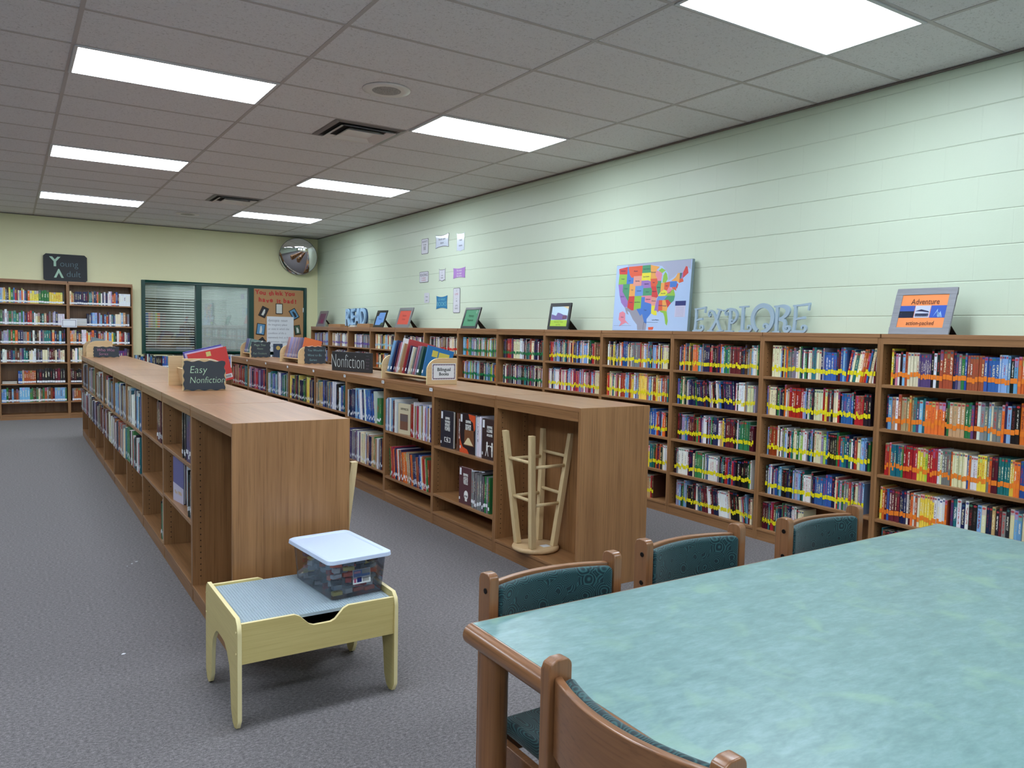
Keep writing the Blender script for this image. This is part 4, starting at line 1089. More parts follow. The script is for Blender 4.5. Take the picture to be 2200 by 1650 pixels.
    nm = [('Washington', -120.8, 47.5), ('Oregon', -120.5, 44.2), ('Idaho', -114.3, 43.3), ('Montana', -109.5, 47), ('Wyoming', -107.5, 43), ('Nevada', -117, 40.2), ('Utah', -111.6, 39.5), ('Colorado', -105.5, 39), ('Arizona', -111.8, 34.5), ('New Mexico', -106.2, 34.5), ('Texas', -99, 31.3), ('Kansas', -98.3, 38.5), ('Nebraska', -99.5, 41.6), ('South Dakota', -100.3, 44.5), ('North Dakota', -100.3, 47.5), ('Minnesota', -94.5, 46), ('Iowa', -93.6, 42), ('Missouri', -92.7, 38.5), ('Arkansas', -92.5, 34.8), ('Oklahoma', -97.3, 35.5), ('Illinois', -89.3, 40), ('Ohio', -82.8, 40.4), ('Kentucky', -85.3, 37.6), ('Georgia', -83.5, 32.8), ('Alabama', -86.8, 33), ('Alaska', -118.6, 28.6), ('California', -120, 37), ('Gulf of Mexico', -90, 27.4)]
    for s, lo, la in nm:
        x, z = XY(lo, la); text_obj('state_name', s, .017, line, t, (x, -.0024, z), sx=.85, depth=.0003)
us_map()
# EXPLORE letters: ribbons with curls
def ribbon(m, pts, wd, y0, y1, mat):
    n = len(pts); L, Rr = [], []
    for i in range(n):
        a = Vector(pts[max(0, i - 1)]); b = Vector(pts[min(n - 1, i + 1)]); d = (b - a)
        d = d.normalized() if d.length > 1e-9 else Vector((1, 0)); nn = Vector((-d.y, d.x)); ww = wd[i] / 2 if isinstance(wd, (list, tuple)) else wd / 2
        p = Vector(pts[i]); L.append(p + nn * ww); Rr.append(p - nn * ww)
    for i in range(n - 1):
        q = [L[i], L[i + 1], Rr[i + 1], Rr[i]]
        m.face([(p.x, y0, p.y) for p in q], mat); m.face([(p.x, y1, p.y) for p in reversed(q)], mat)
        m.face([(L[i].x, y0, L[i].y), (L[i].x, y1, L[i].y), (L[i + 1].x, y1, L[i + 1].y), (L[i + 1].x, y0, L[i + 1].y)], mat)
        m.face([(Rr[i].x, y1, Rr[i].y), (Rr[i].x, y0, Rr[i].y), (Rr[i + 1].x, y0, Rr[i + 1].y), (Rr[i + 1].x, y1, Rr[i + 1].y)], mat)
    for i in (0, n - 1): m.face([(L[i].x, y0, L[i].y), (Rr[i].x, y0, Rr[i].y), (Rr[i].x, y1, Rr[i].y), (L[i].x, y1, L[i].y)], mat)
def bez(*P, n=12):
    out = []
    for i in range(n + 1):
        t = i / n; Q = [Vector(p) for p in P]
        while len(Q) > 1: Q = [Q[j].lerp(Q[j + 1], t) for j in range(len(Q) - 1)]
        out.append(tuple(Q[0]))
    return out
def spiral(cx, cz, r0, r1, a0, a1, n=20):
    return [(cx + (r0 + (r1 - r0) * i / n) * math.cos(a0 + (a1 - a0) * i / n), cz + (r0 + (r1 - r0) * i / n) * math.sin(a0 + (a1 - a0) * i / n)) for i in range(n + 1)]
def explore():
    lb = plain('explore_sign_grey_blue', srgb(160, 184, 202), .5)
    t = thing('word_sign', 'grey-blue curly letters spelling EXPLORE on the wall bookcases', 'sign', (W - .080, -.775, ZT), (-.05, 0, -PI / 2))
    H = .205
    def letter(ch, x, z0, s, sx, strokes):
        m = MB()
        for k, (pts, wd) in enumerate(strokes):
            P_ = [(x + a * sx, z0 + .003 + b * s) for a, b in pts]
            wd = [w_ * s * 1.12 for w_ in wd] if isinstance(wd, (list, tuple)) else wd * s * 1.12
            ribbon(m, P_, wd, -.0001 * k, .016, lb)
        m.build('letter_' + ch.lower(), t, fix=True)
    def taper(n, a, b): return [a + (b - a) * i / (n - 1) for i in range(n)]
    def E_(): 
        c = bez((.10, .05), (.35, .02), (.50, .03), n=6) + spiral(.50, .17, .14, .035, -PI / 2, PI * 1.25, 22)
        return [(bez((.12, 0), (.18, .5), (.14, .98)), .10), (bez((.05, .97), (.4, .98), (.72, 1.04)), [.06] * 6 + [.07] * 7), ([(.69, 1.06), (.665, .80)], .055),
                ([(.16, .46), (.36, .52), (.56, .54)], [.05, .07, .09]), (c, taper(len(c), .10, .045)), ([(.0, .02), (.24, .02)], .05)]
    def X_():
        c = spiral(.10, .80, .045, .115, -PI * 1.0, -PI * .0 - PI * 2.6, 18)
        c = [(.12 + r * math.cos(a), .80 + r * math.sin(a)) for r, a in [(.04 + .08 * i / 18, PI * 1.9 - PI * 1.55 * i / 18) for i in range(19)]]
        a = c[::1]
        d = [(.03, .70)] + [(.02, .80), (.06, .90), (.16, .93), (.26, .88), (.36, .72), (.50, .44), (.62, .18), (.70, .03)]
        curl = [(.03, .70), (.08, .66), (.13, .70), (.14, .78), (.10, .81)]
        return [(d, [.05, .06, .07, .08, .09, .10, .10, .09, .08]), (curl, [.05, .05, .05, .045, .04]), ([(.16, .03), (.30, .22), (.48, .56), (.62, .98)], [.13, .12, .11, .10]),
                ([(.46, 1.00), (.80, .92)], .055), ([(.02, .03), (.30, .03)], .05), ([(.52, .01), (.84, .05)], .055)]
    def P_():
        c = bez((.20, .92), (.62, 1.02), (.66, .52), (.36, .36), n=14) + spiral(.36, .45, .09, .03, -PI / 2, -PI * 1.9, 12)
        cu = [(.24, .96), (.12, .95), (.03, .88), (.0, .78), (.05, .70), (.12, .70), (.13, .78), (.09, .82)]
        return [([(.25, .02), (.25, 1.0)], .11), (c, taper(len(c), .11, .045)), (cu, [.05, .06, .065, .06, .055, .05, .045, .04]), ([(.08, .025), (.44, .02)], .05)]
    def L_():
        c = bez((.18, .05), (.35, .02), (.50, .03), n=6) + spiral(.50, .17, .14, .035, -PI / 2, PI * 1.25, 22)
        return [([(.20, .0), (.18, 1.0)], .12), ([(.0, 1.0), (.42, 1.02)], .055), (c, taper(len(c), .10, .045)), ([(.06, .02), (.34, .02)], .05)]
    def O_():
        c = [(.52 + .46 * math.cos(a), .52 + .52 * math.sin(a)) for a in [PI * 1.36 - 2 * PI * .93 * i / 40 for i in range(41)]]
        sp = [c[-1]] + spiral(.66, .22, .15, .03, -PI * .35, PI * 1.5, 22)
        return [(c, [.12 + .05 * abs(math.sin(i / 40 * PI)) for i in range(41)]), (sp, taper(len(sp), .10, .05))]
    def R_():
        b = bez((.14, .97), (.80, 1.10), (.78, .62), (.28, .50), n=16)
        leg = bez((.28, .50), (.56, .50), (.60, .34), (.52, .18), n=8) + spiral(.67, .16, .15, .03, PI, PI * 2 + PI * 1.35, 24)
        return [([(.18, .0), (.16, 1.0)], .12), (b, [.06 + .11 * math.sin(PI * i / 16) for i in range(17)]), (leg, taper(len(leg), .13, .045)), ([(.02, .02), (.34, .02)], .05), ([(.02, .98), (.26, 1.0)], .055)]
    xs = [('E', .008, .186, .183), ('X', .166, .178, .20), ('P', .340, .185, .22), ('L', .480, .190, .21), ('O', .602, .190, .20), ('R', .802, .192, .196), ('E', .960, .196, .212)]
    fn = {'E': E_, 'X': X_, 'P': P_, 'L': L_, 'O': O_, 'R': R_}
    for ch, x, s, sx in xs: letter(ch, x, 0, s, sx, fn[ch]())
explore()
# wall posters (nine bookmarks style cutouts)
def poster(label, y0, z0, w, h, style, bg, ink, lines, edge=None):
    """y0: left edge as seen, z0: bottom"""
    t = thing('wall_poster', label, 'poster', (W - .003, y0, z0), (0, 0, -PI / 2), 'small paper posters on the right wall')
    def outline(g):
        a, b, c, d = -g, w + g, -g, h + g
        if style == 'rect': return octo_at(a, b, c, d, .012)
        pts = []
        n = 10; amp = min(w, h) * .10
        if style == 'wave':
            for i in range(n): pts.append((a + (b - a) * i / n, c + amp * math.sin(PI * i / n)))
            for i in range(n): pts.append((b - amp * .6 * math.sin(PI * i / n), c + (d - c) * i / n))
            for i in range(n): pts.append((b - (b - a) * i / n, d - amp * math.sin(PI * i / n)))
            for i in range(n): pts.append((a + amp * .6 * math.sin(PI * i / n), d - (d - c) * i / n))
        else:  # ticket with scalloped corners
            k = .03
            pts = [(a, c), (a + k * .6, c + k * .5), (a + (b - a) * .5, c - k * .1), (b - k * .6, c + k * .5), (b, c), (b - .006, c + k), (b - .008, d - k), (b, d), (b - k * .6, d - k * .5), (a + (b - a) * .5, d - k * .6), (a + k * .6, d - k * .5), (a, d), (a + .008, d - k), (a + .006, c + k)]
        return pts
    if edge: MB().prism(outline(.006), -.001, 0, 'y', edge).build('printed_outline', t)
    MB().prism(outline(0), -.002, -.0011, 'y', bg).build('paper', t)
    for s, z, sz, mt in lines: text_obj('printed_text', s, sz, mt or ink, t, (w / 2, -.0026, z * h), depth=.0004, sx=min(1.0, w * 1.55 / (len(s) * sz) if s else 1))
def octo_at(a, b, c, d, k): return [(a + k, c), (b - k, c), (b, c + k), (b, d - k), (b - k, d), (a + k, d), (a, d - k), (a, c + k)]
pp = plain('poster_paper', srgb(214, 216, 226), .35); gk = plain('poster_grey_ink', srgb(110, 110, 128), .6); bk = plain('poster_edge_ink', srgb(92, 92, 108), .6); pk_ = plain('poster_pink_ink', srgb(196, 110, 140), .6)
pur = plain('poster_purple', srgb(172, 128, 200), .5); blu = plain('poster_blue', srgb(36, 124, 174), .5); shiny = plain('poster_glossy_white', srgb(214, 224, 240), .12)
h0 = 1.455
poster('small grey outlined poster, top row left of the nine', 4.39, h0 + 1.055, .195, .195, 'rect', pp, gk, [('ALWAYS', .82, .04, None), ('be kind', .62, .03, None), ('BE', .36, .07, None)], bk)
poster('glossy wavy poster, top row middle of the nine', 3.97, h0 + 1.10, .36, .165, 'wave', shiny, gk, [('Books open', .65, .04, None), ('doors', .35, .04, None)], bk)
poster('glossy tall scalloped poster, top row right of the nine', 3.39, h0 + 1.015, .20, .23, 'ticket', shiny, gk, [('read', .6, .04, None), ('more', .3, .04, None)], None)
poster('square outlined poster with grey heading, middle row left', 4.44, h0 + .67, .26, .135, 'rect', pp, gk, [('READING', .70, .055, None), ('is a passport', .42, .025, pk_), ('to adventure', .2, .025, pk_)], bk)
poster('narrow white poster with scalloped ends, middle row centre', 3.86, h0 + .665, .17, .155, 'ticket', pp, gk, [('i', .70, .04, None), ('read', .45, .025, None), ('books', .25, .025, None)], bk)
poster('purple wavy poster with white lettering, middle row right', 3.47, h0 + .675, .31, .135, 'wave', pur, white_ink, [('The more', .72, .034, None), ('you read', .46, .034, None), ('the more', .22, .034, None)], None)
poster('small pale rounded poster, bottom row left', 4.29, h0 + .385, .15, .135, 'rect', pp, gk, [('Once', .62, .028, None), ('upon', .25, .028, None)], None)
poster('bright blue wavy poster, bottom row middle', 3.93, h0 + .295, .31, .175, 'wave', blu, plain('poster_aqua_ink', srgb(120, 190, 200), .6), [('SO MANY', .70, .045, None), ('BOOKS', .36, .08, None)], None)
poster('tall narrow outlined poster, bottom row right', 3.455, h0 + .245, .165, .305, 'rect', pp, gk, [('I', .90, .04, None), ('LOVE', .76, .035, pk_), ('to', .58, .02, None), ('read', .48, .02, None), ('LETS', .28, .03, None), ('READ', .17, .03, None)], bk)
# ---------------------------------------------------------------- display racks on the islands
ZI = IH + .0005
def rack(label, y0, y1, x0, x1, h=.205, arc='left', mat=pine_x):
    t = thing('display_rack', label, 'display rack', (x0, y0, ZI), 0, 'wooden display racks on the islands')
    w = x1 - x0
    o = [(0, 0), (w, 0), (w, h)]
    for i in range(9):
        a = PI / 2 + PI / 2 * i / 8
        o.append((w * .42 + w * .42 * math.cos(a), h * .52 + h * .48 * math.sin(a)))
    if arc == 'right': o = [(w - a, b) for a, b in o][::-1]
    for yy in (0, y1 - y0 - .014): MB().prism(o, yy, yy + .014, 'y', mat, maple_edge).build('side_panel', t, bevel=.0015)
    s = 1 if arc == 'left' else -1; c = w / 2
    th = R(13) * s
    L = y1 - y0 - .030
    M = Matrix.Translation((c - s * w * .38, .015, .060)) @ Matrix.Rotation(th, 4, 'Y')
    MB().box(0 if s > 0 else -w * .62, w * .62 if s > 0 else 0, 0, L, -.012, 0, mat, M).build('book_ledge', t, bevel=.001)
    M2 = Matrix.Translation((c - s * w * .38, .015, .060)) @ Matrix.Rotation(th, 4, 'Y') @ Matrix.Translation((s * w * .61, 0, 0))
    MB().box(-.010 if s > 0 else 0, 0 if s > 0 else .010, 0, L, 0.0005, h * .50, mat, M2).build('back_rest', t, bevel=.001)
    return t
rack('wooden display rack of bilingual books on the right island', -.005, .865, 2.337, 2.60)
rack('wooden display rack behind the Easy Nonfiction board', -.09, .44, .572, .835, arc='right')
rack('wooden display rack at the far end of the left island', 5.575, 6.10, .455, .745)
rack('wooden display rack behind the You Wouldnt Want to Be board', 3.575, 4.30, 2.470, 2.735)
rack('small wooden display rack behind the Magic Tree House board', 5.605, 6.14, 2.440, 2.70)
def tilt_books(specs, xf, arc, group, ztop=.042, w=.263):
    s = 1 if arc == 'left' else -1
    for (y, t, h, bw, c, label) in specs:
        b = solid_book('rack_book', label, bw, t, h, srgb(*PAL[c]) if isinstance(c, str) else srgb(*c), (0, 0, 0), (0, 0, 0), group, spine='left' if s > 0 else 'right')
        px = (xf + w / 2 - w * .38 + .004 if s > 0 else xf + .348)
        # foot of the book stands on the tilted ledge
        M = Matrix.Translation((px, y, ZI + .0625)) @ Matrix.Rotation(R(13) * s, 4, 'Y') @ Matrix.Translation((0 if s > 0 else -bw, 0, 0))
        b.matrix_world = M
        MB().box((-.0006 if s > 0 else bw - .0), (0 if s > 0 else bw + .0006), .0008, t - .0008, .02, .045, white_paper).build('call_label', b)
        yield b
g1 = 'books standing in the bilingual rack'
sp = [(.800, .030, .27, .19, 'sky', 'pale blue book at the far end of the bilingual rack'), (.745, .026, .275, .215, 'navy', 'large navy book near the far end of the bilingual rack'),
      (.690, .012, .25, .17, 'maroon', 'maroon book between navy and white books, bilingual rack'), (.660, .010, .26, .18, 'pink', 'pink spined book left of the tall white one, bilingual rack'), (.625, .016, .295, .17, 'white', 'tall white book left of the big red one, bilingual rack'), (.590, .014, .25, .17, 'tan', 'tan book left of the big red one, bilingual rack'),
      (.520, .012, .288, .24, (176, 62, 66), 'big red picture book standing in the bilingual rack'), (.455, .022, .235, .16, (52, 30, 70), 'dark purple book right of the big red one'), (.415, .010, .225, .16, 'white', 'thin white book right of the dark purple one'), (.385, .012, .22, .15, 'cream', 'thin cream book in the middle of the bilingual rack'),
      (.350, .014, .22, .15, 'grey', 'grey book left of the pink ones, bilingual rack'), (.315, .014, .235, .16, 'pink', 'pink book left of the dark green one, bilingual rack'), (.280, .010, .235, .16, 'lilac', 'lilac book beside the dark green one, bilingual rack'), (.225, .034, .235, .16, (44, 84, 74), 'thick dark green book in the bilingual rack'), (.150, .020, .245, .235, (38, 118, 186), 'bright blue picture book right end of the bilingual rack')]
for b in tilt_books(sp, 2.337, 'left', g1):
    if 'bright blue' in b['label']:
        m = MB(); yy = plain('yellow_sticker', srgb(214, 200, 90), .5)
        m.box(.045, .095, -.0008, -.0001, .165, .215, yy); m.box(.105, .20, -.0008, -.0001, .165, .21, yy); m.build('title_print', b)
g2 = 'books standing in the Easy Nonfiction rack'
sp = [(.385, .006, .20, .15, 'tan', 'tan booklet at the far end of the Easy Nonfiction rack'), (.360, .008, .21, .15, 'cream', 'cream booklet at the far end of the Easy Nonfiction rack'), (.335, .008, .21, .15, 'rust', 'rust booklet left of the light blue book, Easy Nonfiction rack'),
      (.255, .014, .225, .235, (66, 130, 214), 'light blue picture book in the Easy Nonfiction rack'), (.195, .014, .235, .25, (84, 82, 168), 'violet blue picture book in the Easy Nonfiction rack'), (.150, .006, .228, .25, (200, 190, 226), 'pale lilac picture book behind the red one'), (.060, .010, .225, .25, (206, 62, 62), 'big red picture book standing behind the Easy Nonfiction board')]
for b in tilt_books(sp, .572, 'right', g2):
    if 'red' in b['label']:
        MB().box(.195, .247, -.0008, -.0001, .015, .042, white_paper).build('barcode_label', b)
        m = MB()
        for i in range(9): m.box(.200 + i * .0046, .2022 + i * .0046, -.0014, -.0009, .019, .036, black)
        m.build('barcode_bars', b)
        MB().box(.115, .145, -.0008, -.0001, .185, .215, plain('pale_yellow_sticker', srgb(214, 206, 130), .5)).build('round_sticker', b)
g3 = 'series books in the You Wouldnt Want to Be rack'
cc = [tuple(int(v * .62 + 82) for v in q_) for q_ in [(150, 90, 100), (190, 120, 100), (130, 120, 190), (150, 140, 200), (180, 130, 150), (120, 110, 170), (170, 140, 160), (110, 90, 140), (150, 100, 120), (90, 80, 130), (60, 50, 100)]]
sp = [(4.23 - i * .052, .010 + .003 * (i % 3), .25, .18, c, ['red', 'coral', 'periwinkle', 'pale violet', 'dusty pink', 'violet', 'mauve', 'plum', 'rose', 'indigo', 'navy violet'][i] + ' spined series book behind the You Wouldnt Want to Be board') for i, c in enumerate(cc)] + [(3.620, .010, .255, .215, (222, 116, 66), 'orange book cover showing above the You Wouldnt Want to Be board')]
list(tilt_books(sp, 2.470, 'left', g3))
g4 = 'books in the Magic Tree House rack'
sp = [(6.06 - i * .045, .014, .20, .14, c, l) for i, (c, l) in enumerate([((120, 110, 160), 'violet book far end of the Magic Tree House rack'), ((150, 150, 190), 'pale violet book in the Magic Tree House rack'), ((90, 100, 150), 'blue violet book in the Magic Tree House rack'), ((180, 180, 200), 'pale grey book in the Magic Tree House rack'), ((70, 110, 110), 'teal book in the Magic Tree House rack'), ((110, 140, 140), 'green grey book nearest the Magic Tree House board')])]
list(tilt_books(sp, 2.440, 'left', g4))
g5 = 'books in the Who Was rack'
sp = [(6.03 - i * .05, .016, .19, .14, c, l) for i, (c, l) in enumerate([((190, 190, 200), 'pale book far end of the Who Was rack'), ((150, 120, 130), 'mauve book in the Who Was rack'), ((110, 110, 150), 'slate blue book in the Who Was rack'), ((160, 150, 160), 'grey book in the Who Was rack'), ((120, 140, 150), 'blue grey book nearest the Who Was board')])]
list(tilt_books(sp, .470, 'left', g5))
e = solid_book('display_book', 'dark blue book with gold sun standing right of the Magic Tree House board', .13, .02, .19, srgb(42, 56, 84), (2.80, 5.72, ZI), (-.12, 0, 0))
MB().prism([(.065 + .03 * math.cos(a * PI / 6), .13 + .03 * math.sin(a * PI / 6)) for a in range(12)], -.001, -.0003, 'y', plain('gold_sun', srgb(190, 160, 80), .5)).build('sun_print', e)
# chalkboards on the rack ends
slate = plain('slate_board', srgb(52, 60, 70), .6)
def wavy(w, h, amp=.004, k=7):
    pts = []
    n = 28
    for i in range(n): pts.append((w * i / n, amp * math.sin(2 * PI * k / 2 * i / n)))
    for i in range(n): pts.append((w + amp * math.sin(2 * PI * k / 2 * i / n), h * i / n))
    for i in range(n): pts.append((w - w * i / n, h + amp * math.sin(2 * PI * k / 2 * i / n)))
    for i in range(n): pts.append((amp * math.sin(2 * PI * k / 2 * i / n), h - h * i / n))
    return pts
def slate_sign(label, x, y, z, w, h, lines, ink):
    t = thing('chalkboard_sign', label, 'sign', (x, y, z), 0, 'small chalkboards hung on the racks')
    MB().prism(wavy(w, h), -.006, 0, 'y', slate, slate).build('board', t)
    for s, xx, zz, sz, kx in lines: text_obj('chalk_lettering', s, sz, ink, t, (xx * w, -.0067, zz * h), (PI / 2, 0, 0), sx=kx, shear=.12, thin=-.001, align='LEFT')
    MB().tube((.04, -.004, h), (.10, -.001, h + .012), .0012, white_paper, n=6).build('hanging_cord', t)
    MB().tube((w - .04, -.004, h), (w - .10, -.001, h + .012), .0012, white_paper, n=6).build('hanging_cord', t)
slate_sign('black wavy edged chalkboard reading Easy Nonfiction', .577, -.0915, ZI + .004, .250, .184, [('Easy', .13, .70, .066, .92), ('Nonfiction', .13, .34, .060, .84)], plain('pale_green_chalk', srgb(190, 226, 196), .8))
slate_sign('black chalkboard with pink writing at the far end of left island', .533, 5.5735, ZI + .004, .285, .128, [('Who Was', .12, .68, .052, .9), ('Series', .2, .30, .048, .9)], plain('pink_chalk', srgb(220, 150, 190), .8))
slate_sign('black chalkboard reading You Wouldnt Want to Be Series', 2.544, 3.5735, ZI + .004, .250, .198, [("You Wouldn't", .13, .78, .040, .86), ('Want to Be', .13, .49, .040, .9), ('Series', .22, .21, .042, .9)], plain('aqua_chalk', srgb(160, 214, 220), .8))
slate_sign('black chalkboard reading Magic Tree House with pale green writing', 2.455, 5.6035, ZI + .004, .260, .208, [('Magic Tree', .14, .80, .044, .8), ('House', .3, .56, .040, .8), ('Fact Trackers', .10, .24, .040, .82)], plain('pale_green_chalk', srgb(190, 226, 196), .8))
t = thing('paper_sign', 'white Bilingual Books card with dark patterned border on the rack end', 'sign', (2.378, -.0062, ZI + .036), 0)
MB().box(0, .208, -.0015, 0, 0, .128, white_paper).build('card', t)
m = MB(); b1 = plain('border_plum', srgb(110, 40, 70), .6); b2 = plain('border_slate', srgb(60, 64, 90), .6)
for i in range(26):
    a = .010 + i * .0074; c = b1 if i % 2 else b2
    for zz in (.006, .114): m.prism([(a, zz), (a + .007, zz + .002 * (i % 3)), (a + .006, zz + .008), (a - .001, zz + .007)], -.0024, -.0016, 'y', c)
for i in range(14):
    a = .014 + i * .0073; c = b2 if i % 3 else b1
    for xx in (.006, .194): m.prism([(xx, a), (xx + .008, a + .001), (xx + .007, a + .008), (xx + .001 * (i % 4), a + .006)], -.0024, -.0016, 'y', c)
m.build('patterned_border', t)
tx = plain('dark_text', srgb(50, 66, 70), .6)
text_obj('printed_text', 'Bilingual', .036, tx, t, (.104, -.0022, .080), thin=.0008); text_obj('printed_text', 'Books', .034, tx, t, (.104, -.0022, .045), thin=.0008)
# long Nonfiction plaque
ang = math.atan2(1.585 - 2.217, 2.543 - 2.385)
t = thing('wooden_sign', 'long black Nonfiction sign standing on the right island', 'sign', (2.385, 2.217, ZI), (0, 0, ang))
L = math.hypot(.632, .158)
plaque = wood('black_stained_plank', srgb(46, 46, 50), srgb(28, 28, 32), 'x', 2, rough=.6)
MB().box(0, L, 0, .022, 0, .19, plaque).build('plank', t, bevel=.002)
text_obj('chalk_lettering', 'Nonfiction', .145, chalk_w, t, (L * .41, -.0008, .092), sx=.90, sy=1.35, thin=-.003)
for i, s in enumerate(('~~~', 'truth', 'facts', 'real', 'info')): text_obj('chalk_note', s, .026, plain('dim_mauve_chalk', srgb(140, 120, 140), .8) if i else chalk_w, t, (L * .915, -.0008, .160 - i * .030), sx=1.2, thin=-.0008)

# ---------------------------------------------------------------- upturned stools
def stool(label, x, y, z0, rz):
    t = thing('bar_stool', label, 'stool', (x, y, z0), (0, 0, rz), 'upturned unfinished wood stools')
    MB().lathe([(.0005, 0), (.135, 0), (.146, .006), (.150, .016), (.146, .026), (.135, .031), (.0005, .031)], pine_x, 48).build('seat', t, smooth=True)
    H = .745; a, b = .082, .148
    def leg(sx, sy):
        m = MB(); w = .0185
        for k in range(1):
            P0 = Vector((sx * a, sy * a, .0315)); P1 = Vector((sx * b, sy * b, H))
            v = [P0 + Vector((dx * w, dy * w, 0)) for dx, dy in ((-1, -1), (1, -1), (1, 1), (-1, 1))] + [P1 + Vector((dx * w * .92, dy * w * .92, 0)) for dx, dy in ((-1, -1), (1, -1), (1, 1), (-1, 1))]
            for q in ((0, 3, 2, 1), (4, 5, 6, 7), (0, 1, 5, 4), (1, 2, 6, 5), (2, 3, 7, 6), (3, 0, 4, 7)): m.face([v[i] for i in q], pine)
        m.build('leg', t, bevel=.003)
    for sx in (-1, 1):
        for sy in (-1, 1): leg(sx, sy)
    def at(z): return a + (b - a) * (z - .0315) / (H - .0315)
    for (ax, s, zs) in (('x', -1, (.335, .575)), ('x', 1, (.365, .60)), ('y', -1, (.305, .545)), ('y', 1, (.33, .565))):
        for z in zs:
            r = at(z); i = r - .017
            p = ((s * r, -i, z), (s * r, i, z)) if ax == 'x' else ((-i, s * r, z), (i, s * r, z))
            MB().tube(p[0], p[1], .0105, pine, n=14).build('rung', t, smooth=True)
    MB().box(.0, .055, -.09, -.04, .0313, .032, white_paper).build('price_label', t)
stool('upturned pale wooden stool standing in the right island end bookcase', 2.424, -1.385, .0958, 0)
stool('second upturned wooden stool mostly hidden behind the left island end', .864, -1.735, .0858, 0)

# ---------------------------------------------------------------- play table
def play_table():
    t = thing('play_table', 'low maple play table with grey building plate in front of left island', 'play table', (.312, -2.57, 0), (0, 0, 0))
    LX, LY, H, th = .624, .530, .412, .016
    def side():
        o = [(.010, .025), (.022, .006), (.050, .0), (.075, .012), (.098, .05), (.112, .16), (.125, .205), (.165, .245), (.20, .265), (.225, .268)]
        o2 = [(LY - a, b) for a, b in o][::-1]
        top = [(LY, .04 + 0), (LY, H - .05), (LY - .008, H - .02), (LY - .03, H), (.03, H), (.008, H - .02), (0, H - .05), (0, .04)]
        return o + [p for p in o2] + top
    pts = side()
    for x in (0, LX - th): MB().prism(pts, x, x + th, 'x', maple, maple_edge).build('end_panel', t, bevel=.0015)
    def apron(y):
        z0, z1 = .245, .395; w = LX - 2 * th - .001
        o = [(0, z0), (w, z0), (w, z1)] + [(w * .68, z1), (w * .645, z1 - .010), (w * .59, z1 - .045), (w * .56, z1 - .052), (w * .45, z1 - .052), (w * .42, z1 - .045), (w * .36, z1 - .010), (w * .325, z1), (0, z1)]
        M = Matrix.Translation((th + .0005, 0, 0))
        MB().prism(o, y, y + .014, 'y', maple_x, maple_edge, M).build('apron', t, bevel=.001)
    apron(.008); apron(LY - .022)
    MB().box(th + .001, LX - th - .001, .023, LY - .023, .250, .258, black).build('storage_bottom', t)
    grey = plain('grey_blue_plate', srgb(164, 180, 190), .55)
    m = MB(); m.box(th + .002, LX - th - .002, .0235, LY - .0235, .374, .386, grey)
    p = .0105
    nx = int((LX - 2 * th - .012) / p); ny = int((LY - .055) / p)
    c6 = [(.0033 * math.cos(a * PI / 3), .0033 * math.sin(a * PI / 3)) for a in range(6)]
    for i in range(nx):
        for j in range(ny):
            x, y = th + .009 + i * p, .030 + j * p
            b = len(m.v)
            m.v += [(x + a, y + c, .3859) for a, c in c6] + [(x + a, y + c, .3882) for a, c in c6]
            m.f.append(tuple(b + 6 + q for q in range(6))); m.m.append(0)
            for q in range(6): m.f.append((b + q, b + (q + 1) % 6, b + 6 + (q + 1) % 6, b + 6 + q)); m.m.append(0)
    m.build('studded_plate', t, fix=False)
    for x in (-.0015, LX + .0015):
        for yy in (.016, LY - .016):
            for z in (.285, .365): MB().tube((x - .001, yy, z), (x + .001, yy, z), .004, maple_edge, n=10).build('screw_cap', t)
    for x in (th / 2, LX - th / 2):
        for yy in (.052, LY - .052): MB().tube((x, yy, -.0), (x, yy, .003), .007, black, n=10).build('foot_glide', t)
play_table()
